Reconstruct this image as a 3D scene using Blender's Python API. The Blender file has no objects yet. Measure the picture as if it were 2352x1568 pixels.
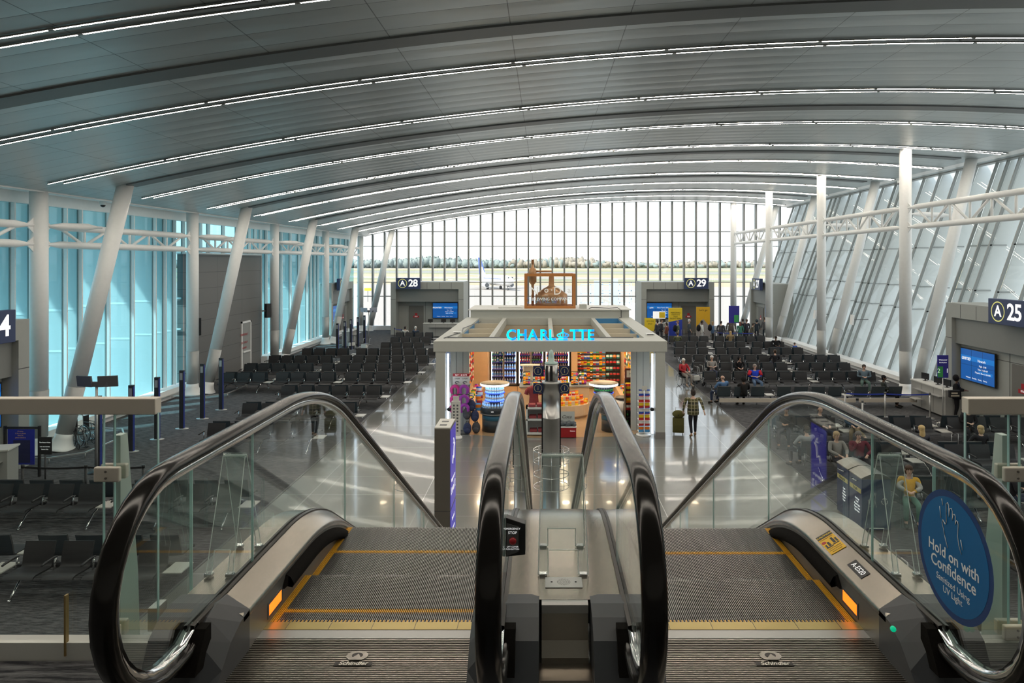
import bpy, math, random
from mathutils import Vector, Matrix, Euler
PI = math.pi
R = math.radians
random.seed(7)
scn = bpy.context.scene
COL = scn.collection
FPX, CX, CY, CAMZ = 1568.0, 1251.0, 600.0, 6.15   # focal length in pixels, horizon point, eye height over the lower floor
FL = 4.435                                         # upper floor
# ---------------------------------------------------------------- camera
cd = bpy.data.cameras.new('camera'); cam = bpy.data.objects.new('camera', cd); COL.objects.link(cam)
cam.location = (0, 0, CAMZ); cam.rotation_euler = (R(90), 0, 0)
cd.sensor_width = 36; cd.lens = 36 * FPX / 2352; cd.clip_start = .05; cd.clip_end = 6000
cd.shift_x = -(CX - 1176) / 2352; cd.shift_y = -(784 - CY) / 2352
scn.camera = cam
# ---------------------------------------------------------------- sky, sun, exposure
w = bpy.data.worlds.new('sky'); scn.world = w; w.use_nodes = True
nt = w.node_tree; nt.nodes.clear()
tc = nt.nodes.new('ShaderNodeTexCoord'); sx = nt.nodes.new('ShaderNodeSeparateXYZ'); rp = nt.nodes.new('ShaderNodeValToRGB')
bg = nt.nodes.new('ShaderNodeBackground'); wo = nt.nodes.new('ShaderNodeOutputWorld')
nt.links.new(tc.outputs['Generated'], sx.inputs[0]); nt.links.new(sx.outputs[2], rp.inputs[0])
nt.links.new(rp.outputs[0], bg.inputs[0]); nt.links.new(bg.outputs[0], wo.inputs[0])
rp.color_ramp.elements[0].position = .0; rp.color_ramp.elements[0].color = (.88, .90, .92, 1)
rp.color_ramp.elements[1].position = .5; rp.color_ramp.elements[1].color = (.70, .84, 1, 1)
bg.inputs[1].default_value = 1.4
sl = bpy.data.lights.new('sun', 'SUN'); sl.energy = 5.0; sl.angle = R(2); sl.color = (1, .96, .88)
sun = bpy.data.objects.new('sun', sl); COL.objects.link(sun)
sun.rotation_euler = Vector((-.50, -.36, .80)).to_track_quat('Z', 'Y').to_euler()
sun.location = (-40, -20, 60)
vs = scn.view_settings; vs.view_transform = 'Standard'; vs.look = 'None'; vs.gamma = 1; vs.use_curve_mapping = False
vs.exposure = 0.58
scn.cycles.max_bounces = 10; scn.cycles.diffuse_bounces = 4; scn.cycles.glossy_bounces = 5
scn.cycles.transparent_max_bounces = 24; scn.cycles.sample_clamp_indirect = 6
scn.cycles.use_denoising = True

# ---------------------------------------------------------------- materials
_M = {}
def mat(name, c=(.5, .5, .5), rough=.5, metal=0, emit=None, es=1, spec=.5, coat=0, noise=0, nscale=8, bump=0, ramp=None, aniso=0):
    if name in _M: return _M[name]
    m = bpy.data.materials.new(name); m.use_nodes = True; _M[name] = m
    n = m.node_tree.nodes; l = m.node_tree.links; b = n['Principled BSDF']
    b.inputs['Base Color'].default_value = (*c, 1); b.inputs['Roughness'].default_value = rough
    b.inputs['Metallic'].default_value = metal; b.inputs['Specular IOR Level'].default_value = spec
    b.inputs['Coat Weight'].default_value = coat
    if emit: b.inputs['Emission Color'].default_value = (*emit, 1); b.inputs['Emission Strength'].default_value = es
    t = n.new('ShaderNodeTexCoord'); x = n.new('ShaderNodeTexNoise'); x.inputs['Scale'].default_value = nscale; x.inputs['Detail'].default_value = 4
    l.new(t.outputs['Object'], x.inputs['Vector'])
    k = n.new('ShaderNodeMapRange'); k.inputs[3].default_value = 1 - (noise or .04); k.inputs[4].default_value = 1 + (noise or .04)
    l.new(x.outputs['Fac'], k.inputs[0])
    h = n.new('ShaderNodeVectorMath'); h.operation = 'SCALE'; h.inputs[0].default_value = c
    l.new(k.outputs[0], h.inputs['Scale']); l.new(h.outputs[0], b.inputs['Base Color'])
    if bump:
        u = n.new('ShaderNodeBump'); u.inputs['Strength'].default_value = bump; u.inputs['Distance'].default_value = .02
        l.new(x.outputs['Fac'], u.inputs['Height']); l.new(u.outputs[0], b.inputs['Normal'])
    return m
def glass(name, tint, refl=1.0, rough=0.0, ior=1.5, body=0):
    """thin pane: tinted transmission plus a Fresnel reflection"""
    if name in _M: return _M[name]
    m = bpy.data.materials.new(name); m.use_nodes = True; _M[name] = m
    n = m.node_tree.nodes; l = m.node_tree.links; n.clear()
    o = n.new('ShaderNodeOutputMaterial'); mx = n.new('ShaderNodeMixShader'); t = n.new('ShaderNodeBsdfTransparent'); g = n.new('ShaderNodeBsdfGlossy')
    tint = [q ** .5 for q in tint]   # a pane has two faces
    t.inputs[0].default_value = (*tint, 1)
    ge = n.new('ShaderNodeNewGeometry'); dt = n.new('ShaderNodeVectorMath'); dt.operation = 'DOT_PRODUCT'; l.new(ge.outputs['Normal'], dt.inputs[0]); l.new(ge.outputs['Incoming'], dt.inputs[1])
    def M_(op, a, b_=None):
        q = n.new('ShaderNodeMath'); q.operation = op
        for i, v in enumerate((a, b_)):
            if v is None: continue
            if isinstance(v, (int, float)): q.inputs[i].default_value = v
            else: l.new(v, q.inputs[i])
        return q.outputs[0]
    f0 = ((ior - 1) / (ior + 1)) ** 2   # Schlick, the same from both sides of the pane
    fac = M_('ADD', M_('MULTIPLY', M_('POWER', M_('SUBTRACT', 1.0, M_('ABSOLUTE', dt.outputs['Value'])), 5.0), 1 - f0), f0)
    g.inputs['Roughness'].default_value = rough; g.inputs[0].default_value = (refl, refl, refl, 1)
    l.new(fac, mx.inputs[0]); l.new(g.outputs[0], mx.inputs[2])
    if body:
        d = n.new('ShaderNodeBsdfDiffuse'); d.inputs[0].default_value = (.55, .68, .66, 1); m2 = n.new('ShaderNodeMixShader'); m2.inputs[0].default_value = body
        l.new(t.outputs[0], m2.inputs[1]); l.new(d.outputs[0], m2.inputs[2]); l.new(m2.outputs[0], mx.inputs[1])
    else: l.new(t.outputs[0], mx.inputs[1])
    l.new(mx.outputs[0], o.inputs[0])
    return m
def nodes(m): return m.node_tree.nodes, m.node_tree.links, m.node_tree.nodes['Principled BSDF']

# ---------------------------------------------------------------- mesh building
class MB:
    def __init__(s): s.v = []; s.f = []; s.mi = []; s.sm = []; s.mats = []; s.cur = None; s.smooth = False
    def m(s, mt): s.cur = mt; return s
    def _add(s, vs_, fs, smooth=None):
        if s.cur not in s.mats: s.mats.append(s.cur)
        k = s.mats.index(s.cur); b = len(s.v); s.v += [tuple(p) for p in vs_]
        for f in fs: s.f.append([b + i for i in f]); s.mi.append(k); s.sm.append(s.smooth if smooth is None else smooth)
        return s
    def bb(s, x0, x1, y0, y1, z0, z1):
        vs_ = [(x, y, z) for x in (x0, x1) for y in (y0, y1) for z in (z0, z1)]
        return s._add(vs_, [(0, 1, 3, 2), (4, 6, 7, 5), (0, 4, 5, 1), (2, 3, 7, 6), (0, 2, 6, 4), (1, 5, 7, 3)], False)
    def box(s, c, d, rot=None):
        x, y, z = d[0] / 2, d[1] / 2, d[2] / 2
        vs_ = [Vector((a * x, b * y, e * z)) for a in (-1, 1) for b in (-1, 1) for e in (-1, 1)]
        if rot is not None:
            q = Euler(rot).to_matrix(); vs_ = [q @ p for p in vs_]
        return s._add([p + Vector(c) for p in vs_], [(0, 1, 3, 2), (4, 6, 7, 5), (0, 4, 5, 1), (2, 3, 7, 6), (0, 2, 6, 4), (1, 5, 7, 3)], False)
    def bar(s, p0, p1, w_, h_, up=(0, 0, 1)):
        p0, p1 = Vector(p0), Vector(p1); d = (p1 - p0).normalized(); a = d.cross(Vector(up))
        a = a.normalized() if a.length > 1e-6 else Vector((1, 0, 0)); b = a.cross(d)
        vs_ = [p + a * (i * w_ / 2) + b * (j * h_ / 2) for p in (p0, p1) for i, j in ((-1, -1), (1, -1), (1, 1), (-1, 1))]
        return s._add(vs_, [(0, 3, 2, 1), (4, 5, 6, 7), (0, 1, 5, 4), (1, 2, 6, 5), (2, 3, 7, 6), (3, 0, 4, 7)], False)
    def tube(s, pts, r, seg=10, caps=True, closed=False):
        pts = [Vector(p) for p in pts]; n = len(pts); rs = r if isinstance(r, (list, tuple)) else [r] * n
        vs_, prev = [], None
        for i, p in enumerate(pts):
            if closed: d = pts[(i + 1) % n] - pts[i - 1]
            else: d = pts[min(i + 1, n - 1)] - pts[max(i - 1, 0)]
            d.normalize()
            if prev is None:
                a = d.cross(Vector((0, 0, 1))); a = a if a.length > .05 else d.cross(Vector((0, 1, 0)))
            else: a = prev - d * prev.dot(d)
            a.normalize(); prev = a; b = d.cross(a)
            vs_ += [p + (a * math.cos(2 * PI * k / seg) + b * math.sin(2 * PI * k / seg)) * rs[i] for k in range(seg)]
        fs = [(i * seg + k, i * seg + (k + 1) % seg, ((i + 1) % n) * seg + (k + 1) % seg, ((i + 1) % n) * seg + k) for i in range(n if closed else n - 1) for k in range(seg)]
        s._add(vs_, fs, True)
        if caps and not closed:
            b0 = len(s.v) - len(vs_)
            for base in (0, (n - 1) * seg):
                s.f.append([b0 + base + k for k in (range(seg - 1, -1, -1) if base == 0 else range(seg))]); s.mi.append(s.mi[-1]); s.sm.append(False)
        return s
    def cyl(s, p0, p1, r0, r1=None, seg=16): return s.tube([p0, p1], [r0, r0 if r1 is None else r1], seg)
    def lathe(s, prof, c=(0, 0, 0), seg=20, sx=1, sy=1):
        n = len(prof)
        vs_ = [(c[0] + r * math.cos(2 * PI * k / seg) * sx, c[1] + r * math.sin(2 * PI * k / seg) * sy, c[2] + z) for r, z in prof for k in range(seg)]
        fs = [(i * seg + k, i * seg + (k + 1) % seg, (i + 1) * seg + (k + 1) % seg, (i + 1) * seg + k) for i in range(n - 1) for k in range(seg)]
        if prof[0][0] > 1e-4: fs.append(tuple(range(seg - 1, -1, -1)))
        if prof[-1][0] > 1e-4: fs.append(tuple((n - 1) * seg + k for k in range(seg)))
        return s._add(vs_, fs, True)
    def prism(s, poly, ax, a, b):
        """polygon extruded along axis ax (0 x,1 y,2 z); the poly gives the other two coordinates in order"""
        def P(u, v, t): return ((t, u, v), (u, t, v), (u, v, t))[ax]
        n = len(poly); vs_ = [P(u, v, a) for u, v in poly] + [P(u, v, b) for u, v in poly]
        fs = [tuple(range(n)), tuple(range(2 * n - 1, n - 1, -1))] + [(i, i + n, (i + 1) % n + n, (i + 1) % n) for i in range(n)]
        return s._add(vs_, fs, False)
    def grid(s, pts, nu, nv, smooth=True):
        return s._add(pts, [(i * nv + j, i * nv + j + 1, (i + 1) * nv + j + 1, (i + 1) * nv + j) for i in range(nu - 1) for j in range(nv - 1)], smooth)
    def ball(s, c, r, seg=12, rings=8):
        rx, ry, rz = r if isinstance(r, (tuple, list)) else (r, r, r)
        prof = [(max(math.sin(PI * i / rings), 1e-5), -math.cos(PI * i / rings)) for i in range(rings + 1)]
        vs_ = [(c[0] + q * math.cos(2 * PI * k / seg) * rx, c[1] + q * math.sin(2 * PI * k / seg) * ry, c[2] + z * rz) for q, z in prof for k in range(seg)]
        return s._add(vs_, [(i * seg + k, i * seg + (k + 1) % seg, (i + 1) * seg + (k + 1) % seg, (i + 1) * seg + k) for i in range(rings) for k in range(seg)], True)
    def mesh(s, name='m'):
        me = bpy.data.meshes.new(name); me.from_pydata(s.v, [], s.f)
        for mt in s.mats: me.materials.append(mt)
        me.polygons.foreach_set('material_index', s.mi); me.polygons.foreach_set('use_smooth', s.sm); me.update()
        return me
def props(o, label=None, cat=None, group=None, kind=None):
    if label: o['label'] = label
    if cat: o['category'] = cat
    if group: o['group'] = group
    if kind: o['kind'] = kind
    return o
def E(name, label=None, cat=None, loc=(0, 0, 0), rz=0, group=None, kind=None):
    o = bpy.data.objects.new(name, None); COL.objects.link(o); o.location = loc; o.rotation_euler = (0, 0, rz); o.empty_display_size = .1
    return props(o, label, cat, group, kind)
def O(name, mb, parent=None, label=None, cat=None, group=None, kind=None, loc=(0, 0, 0), rot=(0, 0, 0), bev=0):
    me = mb.mesh(name) if isinstance(mb, MB) else mb
    o = bpy.data.objects.new(name, me); COL.objects.link(o); o.location = loc; o.rotation_euler = rot
    if parent is not None: o.parent = parent
    if bev:
        q = o.modifiers.new('b', 'BEVEL'); q.width = bev; q.segments = 2; q.limit_method = 'ANGLE'
    return props(o, label, cat, group, kind)
KIDS = {}
def kids(o): return [c for c in COL.objects if c.parent == o] if o.name not in KIDS else KIDS[o.name]
def dup(o, loc, rz=0, label=None, group=None, memo=None):
    ch = kids(o) if memo is None else memo
    r = o.copy(); COL.objects.link(r); r.location = loc; r.rotation_euler = (0, 0, rz)
    if label: r['label'] = label
    if group: r['group'] = group
    for c in ch:
        d = c.copy(); COL.objects.link(d); d.parent = r
    return r
_T = {}
def tmesh(txt, size, m, ext=.002, align='CENTER', shear=0, space=1, ox=0):
    k = (txt, size, m.name, ext, align, shear, space, ox)
    if k in _T: return _T[k]
    c = bpy.data.curves.new('t', 'FONT'); c.body = txt; c.size = size; c.extrude = ext; c.align_x = align; c.align_y = 'CENTER'; c.shear = shear
    c.space_character = space; c.resolution_u = 3; c.offset = ox
    o = bpy.data.objects.new('t', c); COL.objects.link(o)
    dg = bpy.context.evaluated_depsgraph_get(); me = bpy.data.meshes.new_from_object(o.evaluated_get(dg))
    bpy.data.objects.remove(o); bpy.data.curves.remove(c)
    me.materials.clear(); me.materials.append(m); _T[k] = me
    return me
FC = (R(90), 0, 0); FLX = (R(90), 0, R(-90)); FRX = (R(90), 0, R(90)); FB = (R(90), 0, R(180))
def text(txt, loc, size, m, rot=FC, parent=None, name='lettering', **k):
    return O(name, tmesh(txt, size, m, **k), parent, loc=loc, rot=rot)
def at(px, py, Y): return Vector(((px - CX) * Y / FPX, Y, CAMZ - (py - CY) * Y / FPX))
# ---------------------------------------------------------------- shared materials
steel = mat('brushed_steel', (.36, .335, .30), .30, 1, noise=.06, nscale=30)
chrome = mat('chrome', (.75, .75, .75), .12, 1)
alu = mat('aluminium', (.50, .50, .49), .38, .6)
white = mat('white_paint', (.88, .89, .88), .38)
offw = mat('offwhite', (.66, .66, .62), .5)
grey = mat('grey_panel', (.30, .31, .30), .45)
dgrey = mat('dark_grey', (.10, .105, .11), .45)
black = mat('black', (.012, .012, .014), .4)
rubber = mat('handrail_rubber', (.010, .009, .008), .17, spec=.35)
plastic = mat('dark_plastic', (.055, .06, .068), .42)
navy = mat('navy', (.02, .035, .11), .4)
blue = mat('blue', (.03, .06, .42), .4)
red = mat('red', (.45, .02, .03), .4)
yellow = mat('yellow', (.85, .62, .03), .45)
wtext = mat('white_lettering', (.9, .9, .9), .5, emit=(1, 1, 1), es=.35)
# ================================================================ SETTING
def zc(x): return 11.5 - (x - 11.0) ** 2 / 236.0      # underside of the vaulted ceiling
YB = 61.5                                              # back glass wall
BANDS = [4.4, 14.0, 23.6, 33.2, 42.8, 52.4]
STRIPS = [2.2, 6.9, 11.3, 16.4, 21.2, 26.1, 31.1, 36.1, 41.0, 46.0, 50.6, 55.2, 59.6]
# ceiling
cm = mat('ceiling_metal', (.46, .51, .52), .34, .35)
n, l, b = nodes(cm)
t = n.new('ShaderNodeTexCoord'); sp = n.new('ShaderNodeSeparateXYZ'); l.new(t.outputs['Object'], sp.inputs[0])
def edge(axis, period, wd, off=0):
    a = n.new('ShaderNodeMath'); a.operation = 'ADD'; a.inputs[1].default_value = 400 + off; l.new(sp.outputs[axis], a.inputs[0])
    d = n.new('ShaderNodeMath'); d.operation = 'MODULO'; d.inputs[1].default_value = period; l.new(a.outputs[0], d.inputs[0])
    c = n.new('ShaderNodeMath'); c.operation = 'LESS_THAN'; c.inputs[1].default_value = wd; l.new(d.outputs[0], c.inputs[0]); return c, d
c1, d1 = edge(0, 2.42, .02); c2, d2 = edge(1, .69, .016)
mx = n.new('ShaderNodeMath'); mx.operation = 'MAXIMUM'; l.new(c1.outputs[0], mx.inputs[0]); l.new(c2.outputs[0], mx.inputs[1])
cr = n.new('ShaderNodeMixRGB'); cr.inputs[1].default_value = (.46, .51, .52, 1); cr.inputs[2].default_value = (.16, .18, .19, 1); l.new(mx.outputs[0], cr.inputs[0]); l.new(cr.outputs[0], b.inputs['Base Color'])
nz = n.new('ShaderNodeTexNoise'); nz.inputs['Scale'].default_value = .9; nz.inputs['Detail'].default_value = 1
mp = n.new('ShaderNodeMapping'); mp.inputs['Scale'].default_value = (.6, 2.2, 1); l.new(t.outputs['Object'], mp.inputs[0]); l.new(mp.outputs[0], nz.inputs[0])
# each panel bellies slightly between its seams
s1 = n.new('ShaderNodeMath'); s1.operation = 'MULTIPLY'; s1.inputs[1].default_value = PI / .69; l.new(d2.outputs[0], s1.inputs[0])
s2 = n.new('ShaderNodeMath'); s2.operation = 'SINE'; l.new(s1.outputs[0], s2.inputs[0])
s3 = n.new('ShaderNodeMath'); s3.operation = 'MULTIPLY'; l.new(s2.outputs[0], s3.inputs[0]); l.new(nz.outputs['Fac'], s3.inputs[1])
bu = n.new('ShaderNodeBump'); bu.inputs['Strength'].default_value = .6; bu.inputs['Distance'].default_value = .03; l.new(s3.outputs[0], bu.inputs['Height']); l.new(bu.outputs[0], b.inputs['Normal'])
bandm = mat('ceiling_band', (.135, .145, .15), .45)
mb = MB().m(cm)
xs = [-16.2 + i * (38.2 / 60) for i in range(61)]
pts = [(x, y, zc(x)) for x in xs for y in (-8, YB)]
mb.grid(pts, 61, 2); mb.m(offw)
mb.grid([(x, y, zc(x) + .35) for x in xs for y in (-8, YB)], 61, 2)
O('ceiling', mb, kind='structure')
for y in BANDS:
    mb = MB().m(bandm)
    w2 = .30
    top = [(x, zc(x)) for x in xs if -14.9 < x < 20.4]
    for (xa, za), (xb, zb) in zip(top, top[1:]):
        vs_ = [(x, yy, z + dz) for x, z in ((xa, za), (xb, zb)) for yy in (y - w2, y + w2) for dz in (.02, -.045)]
        mb._add(vs_, [(0, 1, 3, 2), (4, 6, 7, 5), (0, 4, 5, 1), (2, 3, 7, 6), (0, 2, 6, 4), (1, 5, 7, 3)], False)
    O('ceiling_trim', mb, kind='structure')
# linear lights
lite = mat('light_diffuser', (1, .9, .75), .5, emit=(1, .90, .77), es=46)
lampbody = mat('lamp_body', (.22, .23, .23), .5)
for si, y in enumerate(STRIPS):
    e = E('ceiling_light', 'curved pair of ceiling lights above the upper floor, seen only in reflections' if si < 2 else
          'curved pair of warm linear ceiling lights, %s pair counted from the glass end wall' % ['first', 'second', 'third', 'fourth', 'fifth', 'sixth', 'seventh', 'eighth', 'ninth', 'tenth', 'eleventh'][12 - si], 'ceiling light', (0, y, 0), group='curved ceiling light pairs')
    for k, dy in enumerate((-.17, .17)):
        mb = MB(); x = -15.3 + .25 * k; i = 0
        while x < 20.6:
            x2 = min(x + 3.55, 20.9); m_ = 5
            for q in range(m_):
                xa = x + (x2 - x) * q / m_; xb = x + (x2 - x) * (q + 1) / m_
                za, zb = zc(xa) - .03, zc(xb) - .03
                mb._add([(xa, dy - .016, za - .016), (xa, dy + .016, za - .016), (xb, dy + .016, zb - .016), (xb, dy - .016, zb - .016)], [(0, 1, 2, 3)], False) if mb.m(lite) else 0; mb.m(lampbody).bar((xa, dy, za), (xb, dy, zb), .06, .03)
            mb.m(lampbody).bar((x2, dy, zc(x2) - .028), (x2 + .1, dy, zc(x2 + .1) - .028), .07, .03)
            x = x2 + .1
        O('diffuser', mb, e)
    for xg in range(-14, 20, 6):
        xg += si % 3
        O('air_slot', MB().m(lampbody).bar((xg, 0, zc(xg) - .02), (xg + 1.4, 0, zc(xg + 1.4) - .02), .12, .03), e)
# ---------------------------------------------------------------- floors
tile = mat('aisle_terrazzo', (.5, .5, .48), .16, coat=.3)
n, l, b = nodes(tile)
t = n.new('ShaderNodeTexCoord'); sp = n.new('ShaderNodeSeparateXYZ'); l.new(t.outputs['Object'], sp.inputs[0])
c1, d1 = edge(0, 3.05, .018, -.35); c2, d2 = edge(1, 1.52, .009)
mx = n.new('ShaderNodeMath'); mx.operation = 'MAXIMUM'; l.new(c1.outputs[0], mx.inputs[0]); l.new(c2.outputs[0], mx.inputs[1])
nz = n.new('ShaderNodeTexNoise'); nz.inputs['Scale'].default_value = 60; l.new(t.outputs['Object'], nz.inputs[0])
r1 = n.new('ShaderNodeMixRGB'); r1.inputs[1].default_value = (.16, .165, .155, 1); r1.inputs[2].default_value = (.26, .265, .245, 1); l.new(nz.outputs['Fac'], r1.inputs[0])
r2 = n.new('ShaderNodeMixRGB'); r2.inputs[2].default_value = (.55, .56, .54, 1); l.new(mx.outputs[0], r2.inputs[0]); l.new(r1.outputs[0], r2.inputs[1]); l.new(r2.outputs[0], b.inputs['Base Color'])
XL, XR = -6.95, 7.35
O('floor', MB().m(tile).bb(XL, XR, -8, YB, -.4, 0), kind='structure')
carpet = mat('carpet', (.06, .065, .07), .95, spec=.1)
n, l, b = nodes(carpet)
t = n.new('ShaderNodeTexCoord'); mp = n.new('ShaderNodeMapping'); mp.inputs['Scale'].default_value = (2.2, 22, 1); mp.inputs['Rotation'].default_value = (0, 0, R(6))
nz = n.new('ShaderNodeTexNoise'); nz.inputs['Scale'].default_value = 1.6; nz.inputs['Detail'].default_value = 6; nz.inputs['Roughness'].default_value = .75
l.new(t.outputs['Object'], mp.inputs[0]); l.new(mp.outputs[0], nz.inputs[0])
rr = n.new('ShaderNodeValToRGB'); rr.color_ramp.elements[0].position = .40; rr.color_ramp.elements[0].color = (.028, .029, .033, 1)
rr.color_ramp.elements[1].position = .64; rr.color_ramp.elements[1].color = (.17, .17, .175, 1); l.new(nz.outputs['Fac'], rr.inputs[0]); l.new(rr.outputs[0], b.inputs['Base Color'])
O('floor_carpet', MB().m(carpet).bb(-17.4, XL - .05, -8, YB, -.4, .004), kind='structure')
O('floor_carpet', MB().m(carpet).bb(XR + .05, 18.9, -8, YB, -.4, .004), kind='structure')
O('trim_1', MB().m(dgrey).bb(XL - .05, XL, -8, YB, -.4, .012), kind='structure')
O('trim_2', MB().m(dgrey).bb(XR, XR + .05, -8, YB, -.4, .012), kind='structure')
# ---------------------------------------------------------------- back glass wall
mull = mat('mullion_grey', (.24, .25, .24), .4, .2)
gclear = glass('clear_glass', (.93, .96, .95))
W = E('window_1', kind='structure')
mb = MB().m(mull)
x = -10.08 - 1.077 * 7
X0, X1 = -16.9, 21.6
while x < X1:
    if x > X0: mb.bb(x - .07, x + .07, YB - .22, YB + .16, 0, zc(x) - .01)
    x += 1.077
for z in (3.01, 4.27, 7.5, 8.82): mb.bb(X0, X1, YB - .06, YB + .10, z - .035, z + .035)
O('frame', mb, W)
g = MB().m(gclear)
for i in range(40):
    xa = X0 + (X1 - X0) * i / 40; xb = X0 + (X1 - X0) * (i + 1) / 40
    g.bb(xa, xb, YB + .02, YB + .035, .4, max(zc(xa), 8) + .0)
O('pane', g, W)
O('sill', MB().m(white).bb(X0, X1, YB - .45, YB + .15, 0, .38), W)
# ---------------------------------------------------------------- left glass wall
bluegl = glass('blue_tinted_glass', (.38, .80, .93), refl=.4)
finm = mat('sunshade_fin', (.90, .91, .90), .55)
def cam_tr(m, a=.35):
    n, l, b = nodes(m); o = [q for q in n if q.type == 'OUTPUT_MATERIAL'][0]
    tr = n.new('ShaderNodeBsdfTranslucent'); tr.inputs[0].default_value = (.8, .84, .84, 1); mxs = n.new('ShaderNodeMixShader'); mxs.inputs[0].default_value = a
    l.new(b.outputs[0], mxs.inputs[1]); l.new(tr.outputs[0], mxs.inputs[2]); l.new(mxs.outputs[0], o.inputs[0])
cam_tr(finm, .5)
XG = -17.2; ZT = 8.05
offs = [0, .8, 2.4, 3.2, 4.8, 6.4, 8.0, 8.8]
ys = [12.4 + o for o in offs] + [22.0 + 9.6 * k + o for k in range(4) for o in offs if 22.0 + 9.6 * k + o < YB - .6]
W = E('window_2', kind='structure')
mb = MB().m(mat('mullion_light', (.30, .32, .31), .4, .2))
zb_ = lambda y: 6.5 if 32.3 < y < 41.15 else .45
for y in ys: mb.bb(XG - .04, XG + .0, y - .05, y + .05, zb_(y), ZT)
mb.m(white)
for y in ys: mb.bb(XG, XG + .14, y - .03, y + .03, zb_(y), ZT)
mb.bb(XG - .08, XG + .18, 12.4, YB, ZT, 8.45)
for y in ys[1:]:
    mb.bb(XG - 1.0, XG - .05, y - .03, y + .03, 4.36, 4.44); mb.bb(XG - 1.0, XG - .05, y - .03, y + .03, 2.9, 2.97)
O('frame', mb, W)
O('pane', MB().m(bluegl).bb(XG - .02, XG, 12.4, 32.45, .45, ZT).bb(XG - .02, XG, 32.45, 41.2, 6.5, ZT).bb(XG - .02, XG, 41.2, YB, .45, ZT), W)
mb = MB().m(white)
mb.bb(XG - .1, XG + .45, 12.4, 32.4, 0, .42).bb(XG - .1, XG + .45, 41.2, YB, 0, .42); mb.m(alu)
mb.bb(XG + .45, XG + .55, 12.4, 32.4, .16, .2).bb(XG + .45, XG + .55, 41.2, YB, .16, .2)
O('sill', mb, W)
for y in ys:
    if 32.3 < y < 41.1: continue
    mb = MB().m(finm).bb(XG - 1.12, XG - .06, y - .02, y + .02, -3, ZT + .5)
    O('sunshade_fin', mb, kind='structure')
# soffits
O('ceiling_soffit', MB().m(white).prism([(-17.4, 8.45), (-16.05, 8.36), (-16.05, 8.6), (-17.4, 8.75)], 1, -8, YB), kind='structure')
mb = MB().m(finm)
O('ceiling_eave', MB().m(offw).prism([(-20.0, 8.5), (-17.4, 8.45), (-17.4, 8.75), (-20.0, 8.7)], 1, -8, YB + 2), kind='structure')
# solid grey wall bay on the left
gm = mat('grey_cladding', (.15, .15, .145), .5)
n, l, b = nodes(gm)
t = n.new('ShaderNodeTexCoord'); sp = n.new('ShaderNodeSeparateXYZ'); l.new(t.outputs['Object'], sp.inputs[0])
c1, d1 = edge(1, 2.9, .02, -.6); c2, d2 = edge(2, .80, .018)
mx = n.new('ShaderNodeMath'); mx.operation = 'MAXIMUM'; l.new(c1.outputs[0], mx.inputs[0]); l.new(c2.outputs[0], mx.inputs[1])
r2 = n.new('ShaderNodeMixRGB'); r2.inputs[1].default_value = (.15, .15, .145, 1); r2.inputs[2].default_value = (.05, .05, .05, 1); l.new(mx.outputs[0], r2.inputs[0]); l.new(r2.outputs[0], b.inputs['Base Color'])
O('wall_left', MB().m(gm).bb(XG - .3, XG + .12, 32.5, 41.1, 0, 6.5), kind='structure')
O('wall_left', MB().m(offw).bb(XG - .3, XG, -8, 12.4, 0, 8.5), kind='structure')
O('trim_3', MB().m(white).bb(XG - .3, XG + .16, 32.45, 41.15, 6.5, 6.58), kind='structure')
D = E('door_1', kind='structure', loc=(XG + .12, 39.0, 0))
O('frame', MB().m(white).bb(0, .06, -.62, -.52, 0, 2.75).bb(0, .06, .52, .62, 0, 2.75).bb(0, .06, -.62, .62, 2.65, 2.75), D)
O('leaf', MB().m(grey).bb(.0, .03, -.52, .52, 0, 2.65), D)
O('push_bar', MB().m(white).bb(.03, .1, -.42, .42, .98, 1.06), D)
for i, z in enumerate((2.0, 1.55, 1.25)): text(['EMERGENCY', 'EXIT ONLY', 'ALARM'][i], (.065, -.3, z), .17, red, FRX, D)
# ---------------------------------------------------------------- right leaning glass wall
paleg = glass('pale_tinted_glass', (.95, .99, .975), refl=.35)
RB, RT, ZR = 18.35, 22.05, 11.0
def xr(z): return RB + (RT - RB) * (z - .4) / (ZR - .4)
W = E('window_3', kind='structure')
mbf = MB().m(mat('mullion_light', (.30, .32, .31), .4, .2)); mbs = MB().m(mull)
yr = [12.4 + 1.6 * k for k in range(31)] + [22.0 + 9.6 * k + .8 for k in range(4)]
for y in sorted(yr):
    if y > YB - .6: continue
    mbf.bar((xr(.4), y, .4), (xr(ZR), y, ZR), .06, .14, up=(1, 0, 0))
for z in (3.6, 4.8, 6.9):
    for y in sorted(yr): mbf.bb(xr(z) - .02, xr(z) + .75, y - .03, y + .03, z - .03, z + .03)
mbf.bb(RT - .25, RT + .1, 12.4, YB, ZR - .05, zc(RT) + .1)
O('frame', mbf, W)
g = MB().m(paleg); g.prism([(xr(.4), .4), (xr(ZR), ZR), (xr(ZR) + .02, ZR), (xr(.4) + .02, .4)], 1, 12.4, YB)
O('pane', g, W)
O('sill', MB().m(white).bb(17.75, 18.6, 12.4, YB, 0, .38).m(alu).bb(17.66, 17.76, 12.4, YB, .16, .2), W)
for y in sorted(yr):
    if y > YB - .6: continue
    a = .14
    O('sunshade_fin', MB().m(finm).prism([(xr(-3) + .12, -3), (xr(11.3) + .12, 11.3), (xr(11.3) + 1.05, 11.3), (xr(-3) + 1.05, -3)], 1, y - .02, y + .02), kind='structure')
O('ceiling_soffit', MB().m(white).prism([(20.9, 11.08), (22.3, 10.97), (22.3, 11.4), (20.9, 11.4)], 1, -8, YB), kind='structure')
O('wall_right', MB().m(offw).bb(18.9, 19.2, -8, 12.4, 0, 11.3), kind='structure')
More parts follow.
